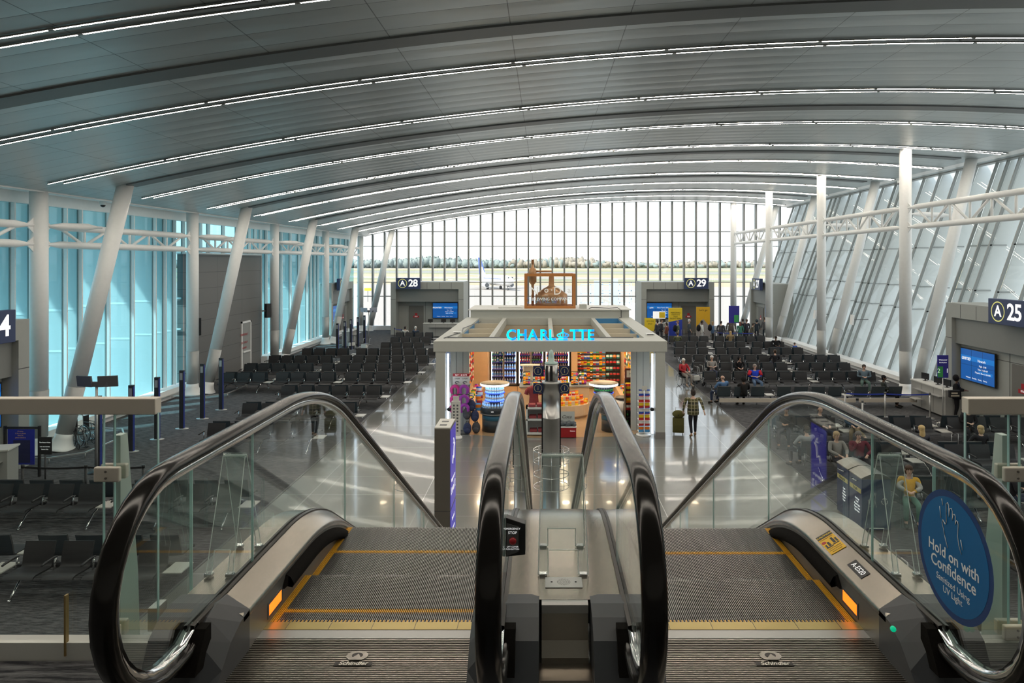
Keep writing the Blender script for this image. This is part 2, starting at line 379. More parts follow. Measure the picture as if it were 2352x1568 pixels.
O('wall_rear', MB().m(offw).bb(-17.5, 22, -8.3, -8, 0, 11.6), kind='structure')
# ---------------------------------------------------------------- columns and trusses
def column(x, y, zt, lean=None):
    p1 = Vector((x, y, zt)) if lean is None else Vector(lean); p0 = Vector((x, y, 0)); d = p1 - p0
    c = E('column', kind='structure', loc=(0, 0, 0))
    r_ = .26
    O('shaft', MB().m(white).cyl(p0 + d * (2.0 / d.z), p1 + d.normalized() * .12, r_, r_, 28), c)
    O('sleeve', MB().m(mat('sleeve_grey', (.42, .43, .42), .42, .2)).tube([p0 + d * (.45 / d.z), p0 + d * (2.0 / d.z)], [r_ * .95, r_ + .012], 28), c)
    prof = [(.48, 0), (.48, .03), (.40, .08), (.31, .2), (.27, .35), (.25, .5)]
    O('base', MB().m(white).tube([p0 + d * (z / d.z) for q, z in prof], [q for q, z in prof], 24), c)
    return c
YC = [12.4, 22.0, 31.6, 41.2, 50.8, 60.4]
XCL, XCR = -16.3, 16.7
for y in YC:
    column(XCL, y, zc(-16.2) + .02); column(XCR, y, zc(XCR) + .02)
    if y < 60: column(-15.85, y + .35, 0, (-14.5, y + 1.6, zc(-14.5)))
    if y < 60: column(17.35, y + .3, 0, (20.7, y + 1.5, zc(20.7)))
column(-15.6, 60.6, 0, (-13.6, 60.9, zc(-13.6)))
column(17.4, 60.6, 0, (20.7, 60.9, zc(20.7)))
def truss(x, ya, yb, zu, zl, lab, strut=None):
    t_ = E('truss', lab, 'truss', kind='structure')
    ya += .26; yb -= .26
    for z in (zu, zl):
        O('chord', MB().m(white).tube([(x, ya - .02, z), (x, ya + .18, z), (x, ya + .7, z), (x, yb - .7, z), (x, yb - .18, z), (x, yb + .02, z)], [.05, .05, .125, .125, .05, .05], 16), t_)
        mb = MB().m(white)
        for yy, s in ((ya - .02, 1), (yb + .02, -1)):
            mb.prism([(yy, z - .26), (yy, z + .26), (yy + s * .26, z + .05), (yy + s * .26, z - .05)], 0, x - .02, x + .02)
        O('gusset', mb, t_)
    n_ = 6; st = (yb - ya - 1.2) / n_; mb = MB().m(white)
    for i in range(n_):
        a, b_ = ya + .6 + i * st, ya + .6 + (i + 1) * st
        up = i % 2
        mb.cyl((x, a, zl if up else zu), (x, b_, zu if up else zl), .055, seg=10)
        if i < n_ - 1: mb.cyl((x, b_, zl), (x, b_, zu), .05, seg=10)
    O('web', mb, t_)
    if strut: O('strut', MB().m(white).tube(strut, [.04, .04, .12, .12, .04, .04], 14), t_)
for k, (a, b_) in enumerate(zip(YC, YC[1:])):
    q = ['beside the upper floor', 'from the first white column beyond gate A24', 'past the second bay', 'past the third bay', 'next to the glass end wall'][k]
    dx = 1.05
    s = [(XCL + .2, a + .1, 7.3), (XCL + .3, a + .2, 7.3), (XCL + .45, a + .45, 7.3), (XCL + .9, a + 1.0, 7.3), (XCL + 1.1, a + 1.2, 7.3), (XCL + 1.2, a + 1.3, 7.3)]
    truss(XCL, a, b_, 7.3, 6.7, 'white tubular truss along the blue glass wall, ' + q, s)
    s = [(XCR + .2, a + .1, 8.35), (XCR + .4, a + .15, 8.35), (XCR + .9, a + .3, 8.35), (XCR + 2.2, a + .9, 8.35), (XCR + 2.7, a + 1.1, 8.35), (XCR + 2.8, a + 1.2, 8.35)]
    truss(XCR, a, b_, 8.6, 7.72, 'white tubular truss along the leaning glass wall, ' + q, s)
# ---------------------------------------------------------------- outdoors
gr = mat('airfield', (.5, .46, .36), .9)
n, l, b = nodes(gr)
t = n.new('ShaderNodeTexCoord'); sp = n.new('ShaderNodeSeparateXYZ'); l.new(t.outputs['Object'], sp.inputs[0])
nz = n.new('ShaderNodeTexNoise'); nz.inputs['Scale'].default_value = .012; nz.inputs['Detail'].default_value = 4; l.new(t.outputs['Object'], nz.inputs[0])
a1 = n.new('ShaderNodeMath'); a1.operation = 'MULTIPLY_ADD'; a1.inputs[1].default_value = 60; l.new(nz.outputs['Fac'], a1.inputs[0])
sk = n.new('ShaderNodeMath'); sk.operation = 'MULTIPLY_ADD'; sk.inputs[1].default_value = .25; l.new(sp.outputs[0], sk.inputs[0]); l.new(sp.outputs[1], sk.inputs[2]); l.new(sk.outputs[0], a1.inputs[2])
mr = n.new('ShaderNodeMapRange'); mr.inputs[1].default_value = 0; mr.inputs[2].default_value = 1400; l.new(a1.outputs[0], mr.inputs[0])
rr = n.new('ShaderNodeValToRGB'); rr.color_ramp.interpolation = 'CONSTANT'; l.new(mr.outputs[0], rr.inputs[0])
conc, gras, tan, asp = (.31, .275, .25, 1), (.22, .22, .13, 1), (.34, .27, .17, 1), (.22, .21, .205, 1)
E0 = rr.color_ramp.elements
E0[0].position = 0; E0[0].color = conc; E0[1].position = .235; E0[1].color = tan
for p, c in ((.285, gras), (.315, conc), (.345, tan), (.41, gras), (.46, asp), (.52, gras), (.60, tan), (.70, asp), (.76, gras)):
    e = E0.new(p); e.color = c
l.new(rr.outputs[0], b.inputs['Base Color'])
O('ground', MB().m(gr).bb(-2500, 2500, 62.5, 2600, -4.7, -4.5).bb(-900, -19.5, -100, 62.5, -4.7, -4.5).bb(24, 900, -100, 62.5, -4.7, -4.5), kind='structure')
tr1 = mat('tree_haze', (.24, .28, .265), 1, noise=.2, nscale=.02); tr2 = mat('tree_haze_tan', (.30, .265, .215), 1, noise=.2, nscale=.02)  # distance haze is put into both tree colours
rnd = random.Random(3)
mb = MB()
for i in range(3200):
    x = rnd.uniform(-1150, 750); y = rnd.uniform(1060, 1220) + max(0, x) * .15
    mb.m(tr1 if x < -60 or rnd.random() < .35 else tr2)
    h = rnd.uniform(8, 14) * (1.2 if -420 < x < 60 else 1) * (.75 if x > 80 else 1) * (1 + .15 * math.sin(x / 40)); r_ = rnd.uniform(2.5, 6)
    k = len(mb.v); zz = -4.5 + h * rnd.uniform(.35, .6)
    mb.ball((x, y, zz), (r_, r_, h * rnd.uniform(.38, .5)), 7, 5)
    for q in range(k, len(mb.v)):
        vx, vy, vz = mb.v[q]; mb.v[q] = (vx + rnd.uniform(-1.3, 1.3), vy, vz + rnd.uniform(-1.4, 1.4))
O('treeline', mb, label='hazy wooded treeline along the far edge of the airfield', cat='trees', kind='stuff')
# ================================================================ UPPER FLOOR AND ESCALATORS
XE = .087; HO, HI = 1.521, .271; SO, SI = 1.396, .396      # handrail and skirt offsets from the centre line
O('floor_upper', MB().m(carpet).bb(-20, XE - 1.70, -7.9, 2.93, FL - .55, FL).bb(XE + 1.70, 20, -7.9, 2.93, FL - .55, FL).bb(XE - 1.7, XE + 1.7, -7.9, 1.0, FL - .55, FL), kind='structure')
O('trim_4', MB().m(offw).bb(-20, XE - 1.70, 2.935, 3.0, FL - .6, FL + .075).bb(XE + 1.70, 20, 2.935, 3.0, FL - .6, FL + .075), kind='structure')
Y0, RA = 3.78, 1.35
S30, C30 = .5, math.cos(R(30)); Y1 = 12.185
def epath(h, n=14, ya=2.0, yb=13.6, flat=1):
    p = [(ya, FL + h), ((ya + Y0) / 2, FL + h)] if ya < Y0 else []
    for i in range(n + 1):
        a = R(30) * i / n; p.append((Y0 + (RA + h) * math.sin(a), FL - RA + (RA + h) * math.cos(a)))
    q = []
    for i in range(n + 1):
        a = R(30) * (1 - i / n); q.append((Y1 - (RA - h) * math.sin(a), RA - (RA - h) * math.cos(a)))
    a_, b_ = p[-1], q[0]
    for i in range(1, 8): p.append((a_[0] + (b_[0] - a_[0]) * i / 8, a_[1] + (b_[1] - a_[1]) * i / 8))
    return p + q + [(yb, h)]
def esweep(mb, prof, x0, s, ya=2.0, yb=13.6, closed=False, smooth=False):
    cols = [epath(h, 14, ya, yb) for _, h in prof]; n = len(cols[0]); k = len(prof)
    pts = [(x0 + s * prof[j][0], cols[j][i][0], cols[j][i][1]) for j in range(k) for i in range(n)]
    fs = []
    for j in range(k if closed else k - 1):
        j2 = (j + 1) % k
        for i in range(n - 1): fs.append((j * n + i, j * n + i + 1, j2 * n + i + 1, j2 * n + i))
    if closed: fs += [tuple(j * n for j in range(k)), tuple(j * n + n - 1 for j in range(k))[::-1]]
    return mb._add(pts, fs, smooth)
ZH = .93; RN = .385
def hpath(h=ZH, r=RN):
    c0 = (2.6, FL + .545); c1 = (13.15, .545); p = []
    p.append((2.80, FL + .20)); p.append((2.70, FL + .545 - r))
    for i in range(17):
        a = -PI / 2 - PI * i / 16; p.append((c0[0] + r * math.cos(a), c0[1] + r * math.sin(a)))
    p += epath(h, 14, 2.9, 13.0)
    for i in range(17):
        a = PI / 2 - PI * i / 16; p.append((c1[0] + r * math.cos(a), c1[1] + r * math.sin(a)))
    p.append((12.98, .2))
    return p
def hsweep(mb, x0, prof, smooth=True):
    """closed profile (dx, outward) carried round the whole handrail loop"""
    path = hpath(); n = len(path); k = len(prof); pts = []
    for i, (y, z) in enumerate(path):
        a = path[max(i - 1, 0)]; b_ = path[min(i + 1, n - 1)]; ty, tz = b_[0] - a[0], b_[1] - a[1]; L = math.hypot(ty, tz)
        ny, nz_ = -tz / L, ty / L
        pts += [(x0 + dx, y + ny * o, z + nz_ * o) for dx, o in prof]
    fs = [(i * k + j, i * k + (j + 1) % k, (i + 1) * k + (j + 1) % k, (i + 1) * k + j) for i in range(n - 1) for j in range(k)]
    return mb._add(pts, fs, smooth)
HPROF = [(-.043, -.012), (-.043, .004), (-.036, .016), (-.02, .022), (0, .024), (.02, .022), (.036, .016), (.043, .004), (.043, -.012), (.030, -.018), (0, -.012), (-.030, -.018)]
GPROF = [(-.022, -.05), (-.022, -.014), (.022, -.014), (.022, -.05)]
balg = glass('balustrade_glass', (.88, .95, .93), refl=1.0)
edgeg = mat('glass_edge', (.50, .78, .76), .15, spec=1)
decksteel = mat('deck_steel', (.36, .33, .285), .25, .95, noise=.05, nscale=3)
skirtm = mat('skirt_steel', (.24, .235, .22), .38, .7)
cleat = mat('step_cleats', (.27, .26, .25), .4, .8); groove = mat('step_groove', (.03, .03, .03), .6)
ycleat = mat('step_yellow', (.80, .42, .03), .45)
combm = mat('comb_yellow', (.55, .43, .17), .33, .7)
lampo = mat('comb_lamp', (1, .4, .05), .4, emit=(1, .19, .01), es=1.0)
brush = mat('skirt_brush', (.010, .009, .008), .9, spec=.08, noise=.4, nscale=90)
def interp(path, y):
    for a, b_ in zip(path, path[1:]):
        if a[0] <= y <= b_[0] and b_[0] > a[0]: return a[1] + (b_[1] - a[1]) * (y - a[0]) / (b_[0] - a[0])
    return path[-1][1]
def glass_panels(par, x):
    top = epath(ZH - .035, 14, 2.6, 13.15); bot = epath(.19, 14, 2.55, 13.2)
    cuts = [2.60, 3.35, 4.9, 6.5, 8.1, 9.7, 11.3, 12.6, 13.15]
    for i, (a, b_) in enumerate(zip(cuts, cuts[1:])):
        a2, b2 = a + .004, b_ - .004
        t_ = [(a2, interp(top, a2))] + [p for p in top if a2 < p[0] < b2] + [(b2, interp(top, b2))]
        u_ = [(a2, interp(bot, a2))] + [p for p in bot if a2 < p[0] < b2] + [(b2, interp(bot, b2))]
        if i == 0:   # rounded newel end
            c = (2.6, FL + .545); r = RN - .035
            arc = [(c[0] + r * math.cos(-PI / 2 - PI * k / 14), c[1] + r * math.sin(-PI / 2 - PI * k / 14)) for k in range(15)]
            t_ = arc[1:] + t_[1:]; u_ = [(2.7, FL + .195)] + [p for p in u_ if p[0] > 2.7]
        if i == len(cuts) - 2:
            c = (13.15, .545); r = RN - .035
            t_ = t_[:-1] + [(c[0] + r * math.cos(PI / 2 - PI * k / 14), c[1] + r * math.sin(PI / 2 - PI * k / 14)) for k in range(15)]
        mb = MB().m(balg).prism(t_ + u_[::-1], 0, x - .005, x + .005)
        if i: mb.m(edgeg).bb(x - .0055, x + .0055, a - .0013, a + .0013, interp(bot, a), interp(top, a))
        O('glass_panel', mb, par)
STEP = None
def step_mesh(L=.395, front=True):
    mb = MB().m(groove).bb(-.5, .5, 0, L, -.14, -.011)
    n_ = 108; w_ = 1.0 / n_
    for i in range(n_):
        xa = -.5 + i * w_
        side = i < 4 or i >= n_ - 4
        if side: mb.m(ycleat).bb(xa, xa + w_ * .5, 0, L, -.012, 0)
        elif not front: mb.m(cleat).bb(xa, xa + w_ * .5, 0, L, -.012, 0)
        else:
            mb.m(cleat).bb(xa, xa + w_ * .5, .03, .395, -.012, 0)
            mb.m(ycleat).bb(xa, xa + w_ * .5, 0, .03, -.012, 0)
    return mb.mesh('step')
def escalator(sgn, label):
    """sgn -1: left escalator, +1: right one"""
    e = E('escalator', label, 'escalator', (0, 0, 0), group='pair of escalators')
    xc = XE + sgn * (SO + SI) / 2
    xo, xi = XE + sgn * HO, XE + sgn * HI                       # glass planes
    global STEP
    if STEP is None: STEP = step_mesh()
    st = 3.24 + (.10 if sgn < 0 else .45)
    if sgn < 0: O('step', step_mesh(.097, False), e, loc=(xc, 3.241, FL))
    else: O('step', step_mesh(.44, False), e, loc=(xc, 3.241, FL))
    path = epath(0, 14, 2.0, 13.2)
    while st < 12.9:
        ya = max(st, 0); z = min(interp(path, min(st + .4, 12.9)), FL)
        if st > 3.9: z = interp(path, st + .0) - .0
        if st + .4 > 3.2: O('step', STEP, e, loc=(xc, st, z))
        st += .4
    # comb, landing plate with cross ribs
    xa, xb = xc - .5, xc + .5
    O('comb_plate', MB().m(combm).bb(xa - .0, xb + .0, 3.175, 3.24, FL - .03, FL + .004).m(dgrey).bb(xa + .1, xa + .102, 3.175, 3.24, FL, FL + .005).bb(xa + .3, xa + .302, 3.175, 3.24, FL, FL + .005).bb(xa + .5, xa + .502, 3.175, 3.24, FL, FL + .005).bb(xa + .7, xa + .702, 3.175, 3.24, FL, FL + .005).bb(xa + .9, xa + .902, 3.175, 3.24, FL, FL + .005), e)
    mb = MB().m(mat('comb_teeth', (.75, .42, .06), .4, .6))
    for i in range(54): mb.bb(xa + .004 + i / 54, xa + .010 + i / 54, 3.24, 3.262, FL - .012, FL + .002)
    O('comb', mb, e)
    mb = MB().m(alu).bb(xa, xb, 3.105, 3.175, FL - .03, FL + .002).m(mat('landing_groove', (.035, .03, .028), .55)).bb(xa, xb, 1.0, 3.105, FL - .05, FL - .007); mb.m(steel)
    y = 3.10
    while y > 1.6: mb.bb(xa, xb, y - .0062, y, FL - .02, FL + .001); y -= .0136
    O('landing_plate', mb, e)
    lx = xc + (-.0 if sgn < 0 else 0.0); lx = (820 - CX) * 2.96 / FPX if sgn < 0 else (1765 - CX) * 2.99 / FPX
    lg = MB().m(steel); n_ = 28
    ring = [(.047 * math.cos(2 * PI * k / n_), .036 * math.sin(2 * PI * k / n_)) for k in range(n_)]
    lg.prism([(lx + u, 2.965 + v) for u, v in ring], 2, FL, FL + .004)
    lg.m(mat('landing_groove')).prism([(lx + u * .5, 2.967 + v * .5) for u, v in ring], 2, FL + .004, FL + .005).m(steel)
    lg.prism([(lx - .03, 2.93), (lx + .03, 2.93), (lx + .004, 2.975)], 2, FL + .005, FL + .006)
    O('emblem', lg, e)
    O('name_plate', MB().m(mat('landing_groove')).bb(lx - .082, lx + .078, 2.893, 2.918, FL, FL + .003), e)
    text('Schindler', (lx, 2.904, FL + .004), .033, mat('logo_metal', (.7, .66, .6), .35, .5), (0, 0, 0), e, shear=.15, ox=.0008, name='lettering')
    # lower landing
    O('lower_plate', MB().m(steel).bb(xc - .5, xc + .5, 12.9, 14.2, -.1, .01), e)
    for side, xs_, s in (('outer', XE + sgn * SO, sgn), ('inner', XE + sgn * SI, -sgn)):
        xg = xo if side == 'outer' else xi; dg_ = abs(xg - xs_)
        mb = MB().m(skirtm); esweep(mb, [(0, -.16), (0, .168)], xs_, s, 2.96); O('skirt_panel', mb, e)
        mb = MB().m(brush)
        esweep(mb, [(0, .075), (-.034, .068), (-.042, .088), (-.026, .12), (0, .135)], xs_, s, 3.45, 12.6, closed=False, smooth=True)
        mb.prism([(3.45, FL + .08), (3.45, FL + .13), (3.40, FL + .085)], 0, xs_ - .014 * 1 - (0 if s > 0 else 0), xs_ + .014)
        O('skirt_brush', mb, e)
        mb = MB().m(decksteel); esweep(mb, [(-.004, .150), (-.004, .172), (.006, .182), (dg_ - .022, .238)], xs_, s, 2.96, smooth=True)
        O('inner_deck', mb, e)
        mb = MB().m(mat('glazing_channel', (.045, .04, .036), .4, .3)); esweep(mb, [(-.022, .22), (-.022, .246), (-.006, .25), (-.006, .2)], xg, s, 2.75); esweep(mb, [(.022, .22), (.022, .246), (.006, .25), (.006, .2)], xg, s, 2.75)
        O('glazing_channel', mb, e)
        glass_panels(e, xg)
        h = O('handrail', hsweep(MB().m(rubber), xg, HPROF), e)
        O('handrail_guide', hsweep(MB().m(chrome), xg, GPROF), h)
        # plastic newel base with a black handrail inlet
        x2 = xs_ - s * .004; x3 = xg + s * (.17 if side == 'outer' else .16)
        poly = [(3.02, FL - .02), (3.02, FL + .178), (2.93, FL + .168), (2.84, FL + .13), (2.76, FL + .06), (2.66, FL - .02)]
        big = [(3.02, FL - .02), (3.02, FL + .243), (2.93, FL + .248), (2.84, FL + .235), (2.76, FL + .18), (2.66, FL - .02)]
        n0 = MB().m(plastic); K = len(poly); xm = xs_ + s * (dg_ - .03)
        vs_ = [(x2, y, z) for y, z in poly] + [(xm, y, z) for y, z in big] + [(x3, y, z) for y, z in big]
        fs = [(i + r_ * K, (i + 1) % K + r_ * K, (i + 1) % K + (r_ + 1) * K, i + (r_ + 1) * K) for r_ in range(2) for i in range(K)] + [tuple(range(K)), tuple(range(3 * K - 1, 2 * K - 1, -1))]
        n0._add(vs_, fs, False); nb = O('newel_base', n0, e)
        O('handrail_inlet', MB().m(brush).prism([(2.80, FL + .085), (2.80, FL + .235), (2.755, FL + .232), (2.668, FL + .088)], 0, xg - .066, xg + .066), nb)
        n1 = MB().m(plastic).bb(min(x2, x3), max(x2, x3), 12.85, 13.05, -.0, .2); O('newel_base', n1, e)
        if side == 'outer':
            mb = MB().m(decksteel); esweep(mb, [(.02, .238), (.155, .236), (.165, .22), (.165, -1.05), (-.3, -1.05)], xg, s, 3.0, 13.3)
            O('outer_deck', mb, e)
            lam = MB().m(lampo).bb(xs_ - .003, xs_ + .003, 3.24, 3.39, FL + .035, FL + .085); O('comb_light', lam, e)
            O('comb_light_bezel', MB().m(dgrey).bb(xs_ - .002, xs_ + .002, 3.225, 3.405, FL + .022, FL + .098), e)
    if sgn > 0:
        d = O('indicator_light', MB().m(mat('green_lens', (.0, .35, .18), .3, emit=(0, .5, .25), es=.5)).lathe([(.0, 0), (.012, 0), (.012, .004), (.0, .004)], seg=14), e, loc=(1.45, 2.842, FL + .185)); d.rotation_euler = (R(48), 0, 0)
    return e
eL = escalator(-1, 'left escalator running down beside the grey directory pylon')
eR = escalator(1, 'right escalator with the round blue sticker on its outer glass')
# ---- fixed deck between the two escalators
cdk = E('centre_deck', 'brushed steel deck filling the gap between the two escalators', 'deck')
mb = MB().m(decksteel); esweep(mb, [(-HI + .022, .238), (-.12, .244), (.12, .244), (HI - .022, .238)], XE, 1, 2.97, smooth=True); O('deck_top', mb, cdk)
mb = MB().m(alu).prism([(2.97, FL + .243), (2.95, FL + .243), (2.94, FL + .235), (2.94, FL + .20), (2.97, FL + .20)], 0, XE - .10, XE + .10)
mb.m(decksteel).prism([(2.96, FL + .2), (2.945, FL + .2), (2.93, FL + .09), (2.90, FL + .03), (2.90, FL), (2.96, FL)], 0, XE - .1, XE + .1)
O('front_step', mb, cdk)
O('floor_strip', MB().m(steel).bb(XE - .11, XE + .11, 1.0, 2.905, FL - .05, FL + .006).m(decksteel).bb(XE - .105, XE + .105, 2.70, 2.76, FL, FL + .02), cdk)
mb = MB().m(plastic).bb(XE - SI + .0, XE - .11, 1.0, 2.72, FL - .05, FL + .004).bb(XE + .11, XE + SI, 1.0, 2.72, FL - .05, FL + .004); O('floor_cover', mb, cdk)
sp_ = O('speaker_grille', MB().m(alu).bb(-.085, .085, -.05, .05, 0, .004), cdk, loc=(XE - .0, 3.125, FL + .244), bev=.002)
mb = MB().m(black)
for rr_ in (0, .008, .015, .022, .029):
    for k in range(max(1, int(rr_ * 900))):
        a = 2 * PI * k / max(1, int(rr_ * 900)); mb.bb(rr_ * math.cos(a) - .0013, rr_ * math.cos(a) + .0013, rr_ * math.sin(a) - .0013, rr_ * math.sin(a) + .0013, .004, .0046)
mb.lathe([(0, .004), (.005, .004), (.005, .006), (0, .006)], (-.055, 0, 0), 8).lathe([(0, .004), (.005, .004), (.005, .006), (0, .006)], (.055, 0, 0), 8)
O('hole_pattern', mb, sp_)
# emergency stop box on the inner glass of the left escalator
st_ = E('emergency_stop', 'black emergency stop box with red button beside the left escalator handrail', 'stop button', (-.178, 3.13, 4.755))
O('housing', MB().m(black).prism([(0, .04), (0, .22), (.09, .19), (.09, .03 + .02)], 1, 0, .05), st_, bev=.003)
O('face', MB().m(dgrey).prism([(.004, .045), (.004, .195), (.058, .18), (.058, .065)], 1, -.003, 0), st_)
O('button', MB().m(red).lathe([(0, 0), (.017, 0), (.016, .008), (.008, .012), (0, .013)], seg=16), st_, loc=(.032, -.003, .115), rot=(R(90), 0, 0))
text('EMERGENCY', (.031, -.0035, .170), .0125, wtext, FC, st_, ext=.0003); text('STOP', (.031, -.0035, .152), .017, wtext, FC, st_, ext=.0003)
text('LIFT COVER', (.031, -.0035, .088), .010, wtext, FC, st_, ext=.0003); text('PUSH BUTTON', (.031, -.0035, .077), .009, wtext, FC, st_, ext=.0003)
# ---- clear acrylic tents standing on the decks
acr = glass('acrylic', (.86, .93, .92), refl=1.0, body=.14)
acre = mat('acrylic_edge', (.90, .97, .95), .2, spec=.8)
def tent(x, w_, label):
    t_ = E('acrylic_barrier', label, 'barrier', (x, 3.20, FL + .24), group='clear acrylic deck barriers')
    tw = w_ / 2
    def sheet(y0, y1, z0, z1, tx):
        # leg sheet with a notch at the foot
        n_ = .6 * tw; hgt = .10
        def P(u, v): return (u, y0 + (y1 - y0) * v / (z1 - z0), z0 + v)
        H = z1 - z0
        pts = [(-tw, 0), (-n_, 0), (-n_, hgt), (n_, hgt), (n_, 0), (tw, 0), (tx, H), (-tx, H)]
        mb = MB().m(acr)._add([P(u, v) for u, v in pts], [(0, 1, 2, 7), (2, 3, 6, 7), (3, 4, 5, 6)], False)
        mb.m(acre)
        for a, b_ in zip(pts, pts[1:] + pts[:1]): mb.tube([P(*a), P(*b_)], .0022, 4, False)
        return O('sheet', mb, t_)
    sheet(0, .15, .01, .52, tw * .86); sheet(.32, .17, .01, .52, tw * .86)
    O('rolled_top', MB().m(acr).tube([(-tw * .86, .16, .52), (tw * .86, .16, .52)], .014, 12), t_)
    for y in (0, .32):
        for s in (-1, 1): O('foot_clamp', MB().m(chrome).bb(s * tw * .8 - .018, s * tw * .8 + .018, y - .016, y + .016, 0, .016), t_, bev=.003)
    return t_
tent(XE, .235, 'clear acrylic tent barrier on the steel deck between the two escalators')
tent(XE - HO - .09, .125, 'clear acrylic tent barrier on the outer deck of the left escalator')
tent(XE + HO + .09, .125, 'clear acrylic tent barrier on the outer deck of the right escalator')
# ---- stickers on the right escalator
stk = E('round_sticker', 'round blue hand sanitising sticker on the right escalator glass', 'sticker', (XE + HO - .0065, 2.68, FL + .56), R(-90))
def disc(mb, r, d, m, n_=48, cx=0, cz=0):
    mb.m(m); return mb._add([(cx + r * math.cos(2 * PI * k / n_), d, cz + r * math.sin(2 * PI * k / n_)) for k in range(n_)], [tuple(range(n_))], False)
db = mat('sticker_rim', (.012, .05, .19), .45); lb = mat('sticker_blue', (.0, .13, .36), .45)
O('disc', disc(disc(MB(), .247, 0, db), .222, -.0006, lb), stk)
for s, z, q in (('Hold on with', -.012, .062), ('Confidence', -.068, .064), ('Sanitized Using', -.122, .036), ('UV Light', -.158, .036)):
    text(s, (0, -.0012, z), q, mat('sticker_white', (.85, .87, .88), .5), FC, stk, ext=.0003, ox=.0007 if q > .05 else 0)
mb = MB().m(mat('sticker_white'))
hand = [(-.060, .06), (-.068, .085), (-.078, .105), (-.072, .118), (-.055, .105), (-.048, .118), (-.050, .19), (-.040, .198), (-.032, .19), (-.030, .145), (-.026, .178), (-.016, .184), (-.008, .176), (-.008, .14), (-.002, .165), (.006, .168), (.012, .16), (.011, .13), (.018, .148), (.027, .147), (.030, .138), (.026, .09), (.035, .055), (.05, .03)]
hand = [(-.060, .03), (-.063, .05)] + hand[0:]
mb.tube([(x + .01, -.002, z) for x, z in hand[2:]], .0016, 4)
mb.tube([(-.050, -.002, .06), (-.038, -.002, .035), (-.028, -.002, .018)], .0016, 4)
for a, b_ in (((-.085, .165), (-.075, .12)), ((-.07, .20), (-.062, .175)), ((.055, .085), (.068, .05))): mb.tube([(a[0], -.002, a[1]), (b_[0], -.002, b_[1])], .0016, 4)
O('hand_outline', mb, stk)
ori = mat('caution_yellow', (.85, .50, .02), .5)
def deckpt(y, d): # point on the right inner deck, d from the skirt toward the glass
    return (XE + SO + d, y, FL + .182 + (d - .006) / (.125 - .028) * .056 + .0015)
cs = E('caution_sticker', 'yellow caution sticker on the right escalator inner deck', 'sticker', deckpt(3.66, .05))
cs.rotation_euler = (0, -math.atan2(.056, .097), 0)
O('sheet', MB().m(ori).bb(-.045, .045, -.105, .105, -.0, .0012).m(black).bb(-.045, .045, .065, .105, .0012, .0016), cs)
text('CAUTION', (0, .084, .002), .020, yellow, (0, 0, 0), cs, ext=.0002, ox=.0003)
text('Passengers Only', (0, .053, .002), .011, black, (0, 0, 0), cs, ext=.0002)
text('Hold Handrail', (0, -.055, .002), .013, black, (0, 0, 0), cs, ext=.0002); text('Attend Children', (0, -.072, .002), .0115, black, (0, 0, 0), cs, ext=.0002); text('Avoid Sides', (0, -.089, .002), .012, black, (0, 0, 0), cs, ext=.0002)
mb = MB().m(black).bb(-.038, .0, -.042, -.034, .0012, .002).bb(.0, .04, -.034, -.026, .0012, .002)
for px_, py_, h in ((.018, -.02, .045), (-.012, -.03, .03)):
    mb.bb(px_ - .007, px_ + .007, py_, py_ + h, .0012, .002); mb.lathe([(0, .0012), (.007, .0012), (.007, .002), (0, .002)], (px_, py_ + h + .008, 0), 10)
mb.bb(-.036, -.026, -.034, -.004, .0012, .002).bb(.03, .04, -.02, .02, .0012, .002)
O('pictogram', mb, cs)
O('no_stroller_mark', MB().m(red).lathe([(.011, .0012), (.013, .0012), (.013, .002), (.011, .002)], (-.03, .022, 0), 16), cs)
nl = E('number_label', 'small black label with white unit number on the right escalator deck', 'label', deckpt(3.34, .052)); nl.rotation_euler = (0, -math.atan2(.056, .097), 0)
O('plate', MB().m(black).bb(-.026, .026, -.075, .075, 0, .0012), nl); text('A-ES20', (0, 0, .0018), .040, wtext, (0, 0, R(-90)), nl, ext=.0002)
# ---- glass railings of the upper floor, either side
satin = mat('satin_rail', (.74, .69, .60), .45, .1); rg = glass('railing_glass', (.86, .95, .93))
def railing(sx_, xe, label):
    r_ = E('glass_railing', label, 'railing', (0, 0, 0))
    far = sx_ * 9.0
    a, b_ = sorted((xe, far))
    O('top_rail', MB().m(satin).bb(a, b_, 2.935, 2.985, FL + 1.055, FL + 1.125), r_, bev=.004)
    y = 2.96
    x = xe - sx_ * .0
    gaps = [(xe, xe + sx_ * .19), (xe + sx_ * .235, xe + sx_ * 1.9), (xe + sx_ * 1.92, xe + sx_ * 3.6)]
    for p, q in gaps:
        u, v = sorted((p, q)); mb = MB().m(rg).bb(u, v, y - .006, y + .006, FL + .10, FL + 1.06)
        mb.m(edgeg).bb(u - .001, u + .003, y - .0065, y + .0065, FL + .10, FL + 1.06).bb(v - .003, v + .001, y - .0065, y + .0065, FL + .10, FL + 1.06)
        O('glass_panel', mb, r_)
    xp = xe + sx_ * .205
    O('post', MB().m(mat('post_paint', (.55, .62, .58), .4)).prism([(3.0, FL - .35), (3.16, FL - .35), (3.13, FL + .3), (3.05, FL + .95), (3.0, FL + .95)], 0, xp - .016, xp + .016), r_)
    for z in (.12, .80):
        c = O('clamp', MB().m(satin).bb(xp - .055, xp + .055, 2.925, 2.948, FL + z - .032, FL + z + .032).bb(xp - .055, xp + .055, 2.972, 3.0, FL + z - .032, FL + z + .032), r_, bev=.006)
        mb = MB().m(steel)
        for dz in (-.014, .014): mb.tube([(xp, 2.924, FL + z + dz), (xp, 2.92, FL + z + dz)], .005, 10)
        O('screws', mb, c)
    O('door_stop', MB().m(mat('brass_strip', (.35, .24, .10), .4, .5)).bb(xe + sx_ * .385 - .004, xe + sx_ * .385 + .004, 2.93, 2.95, FL + .02, FL + .28), r_)
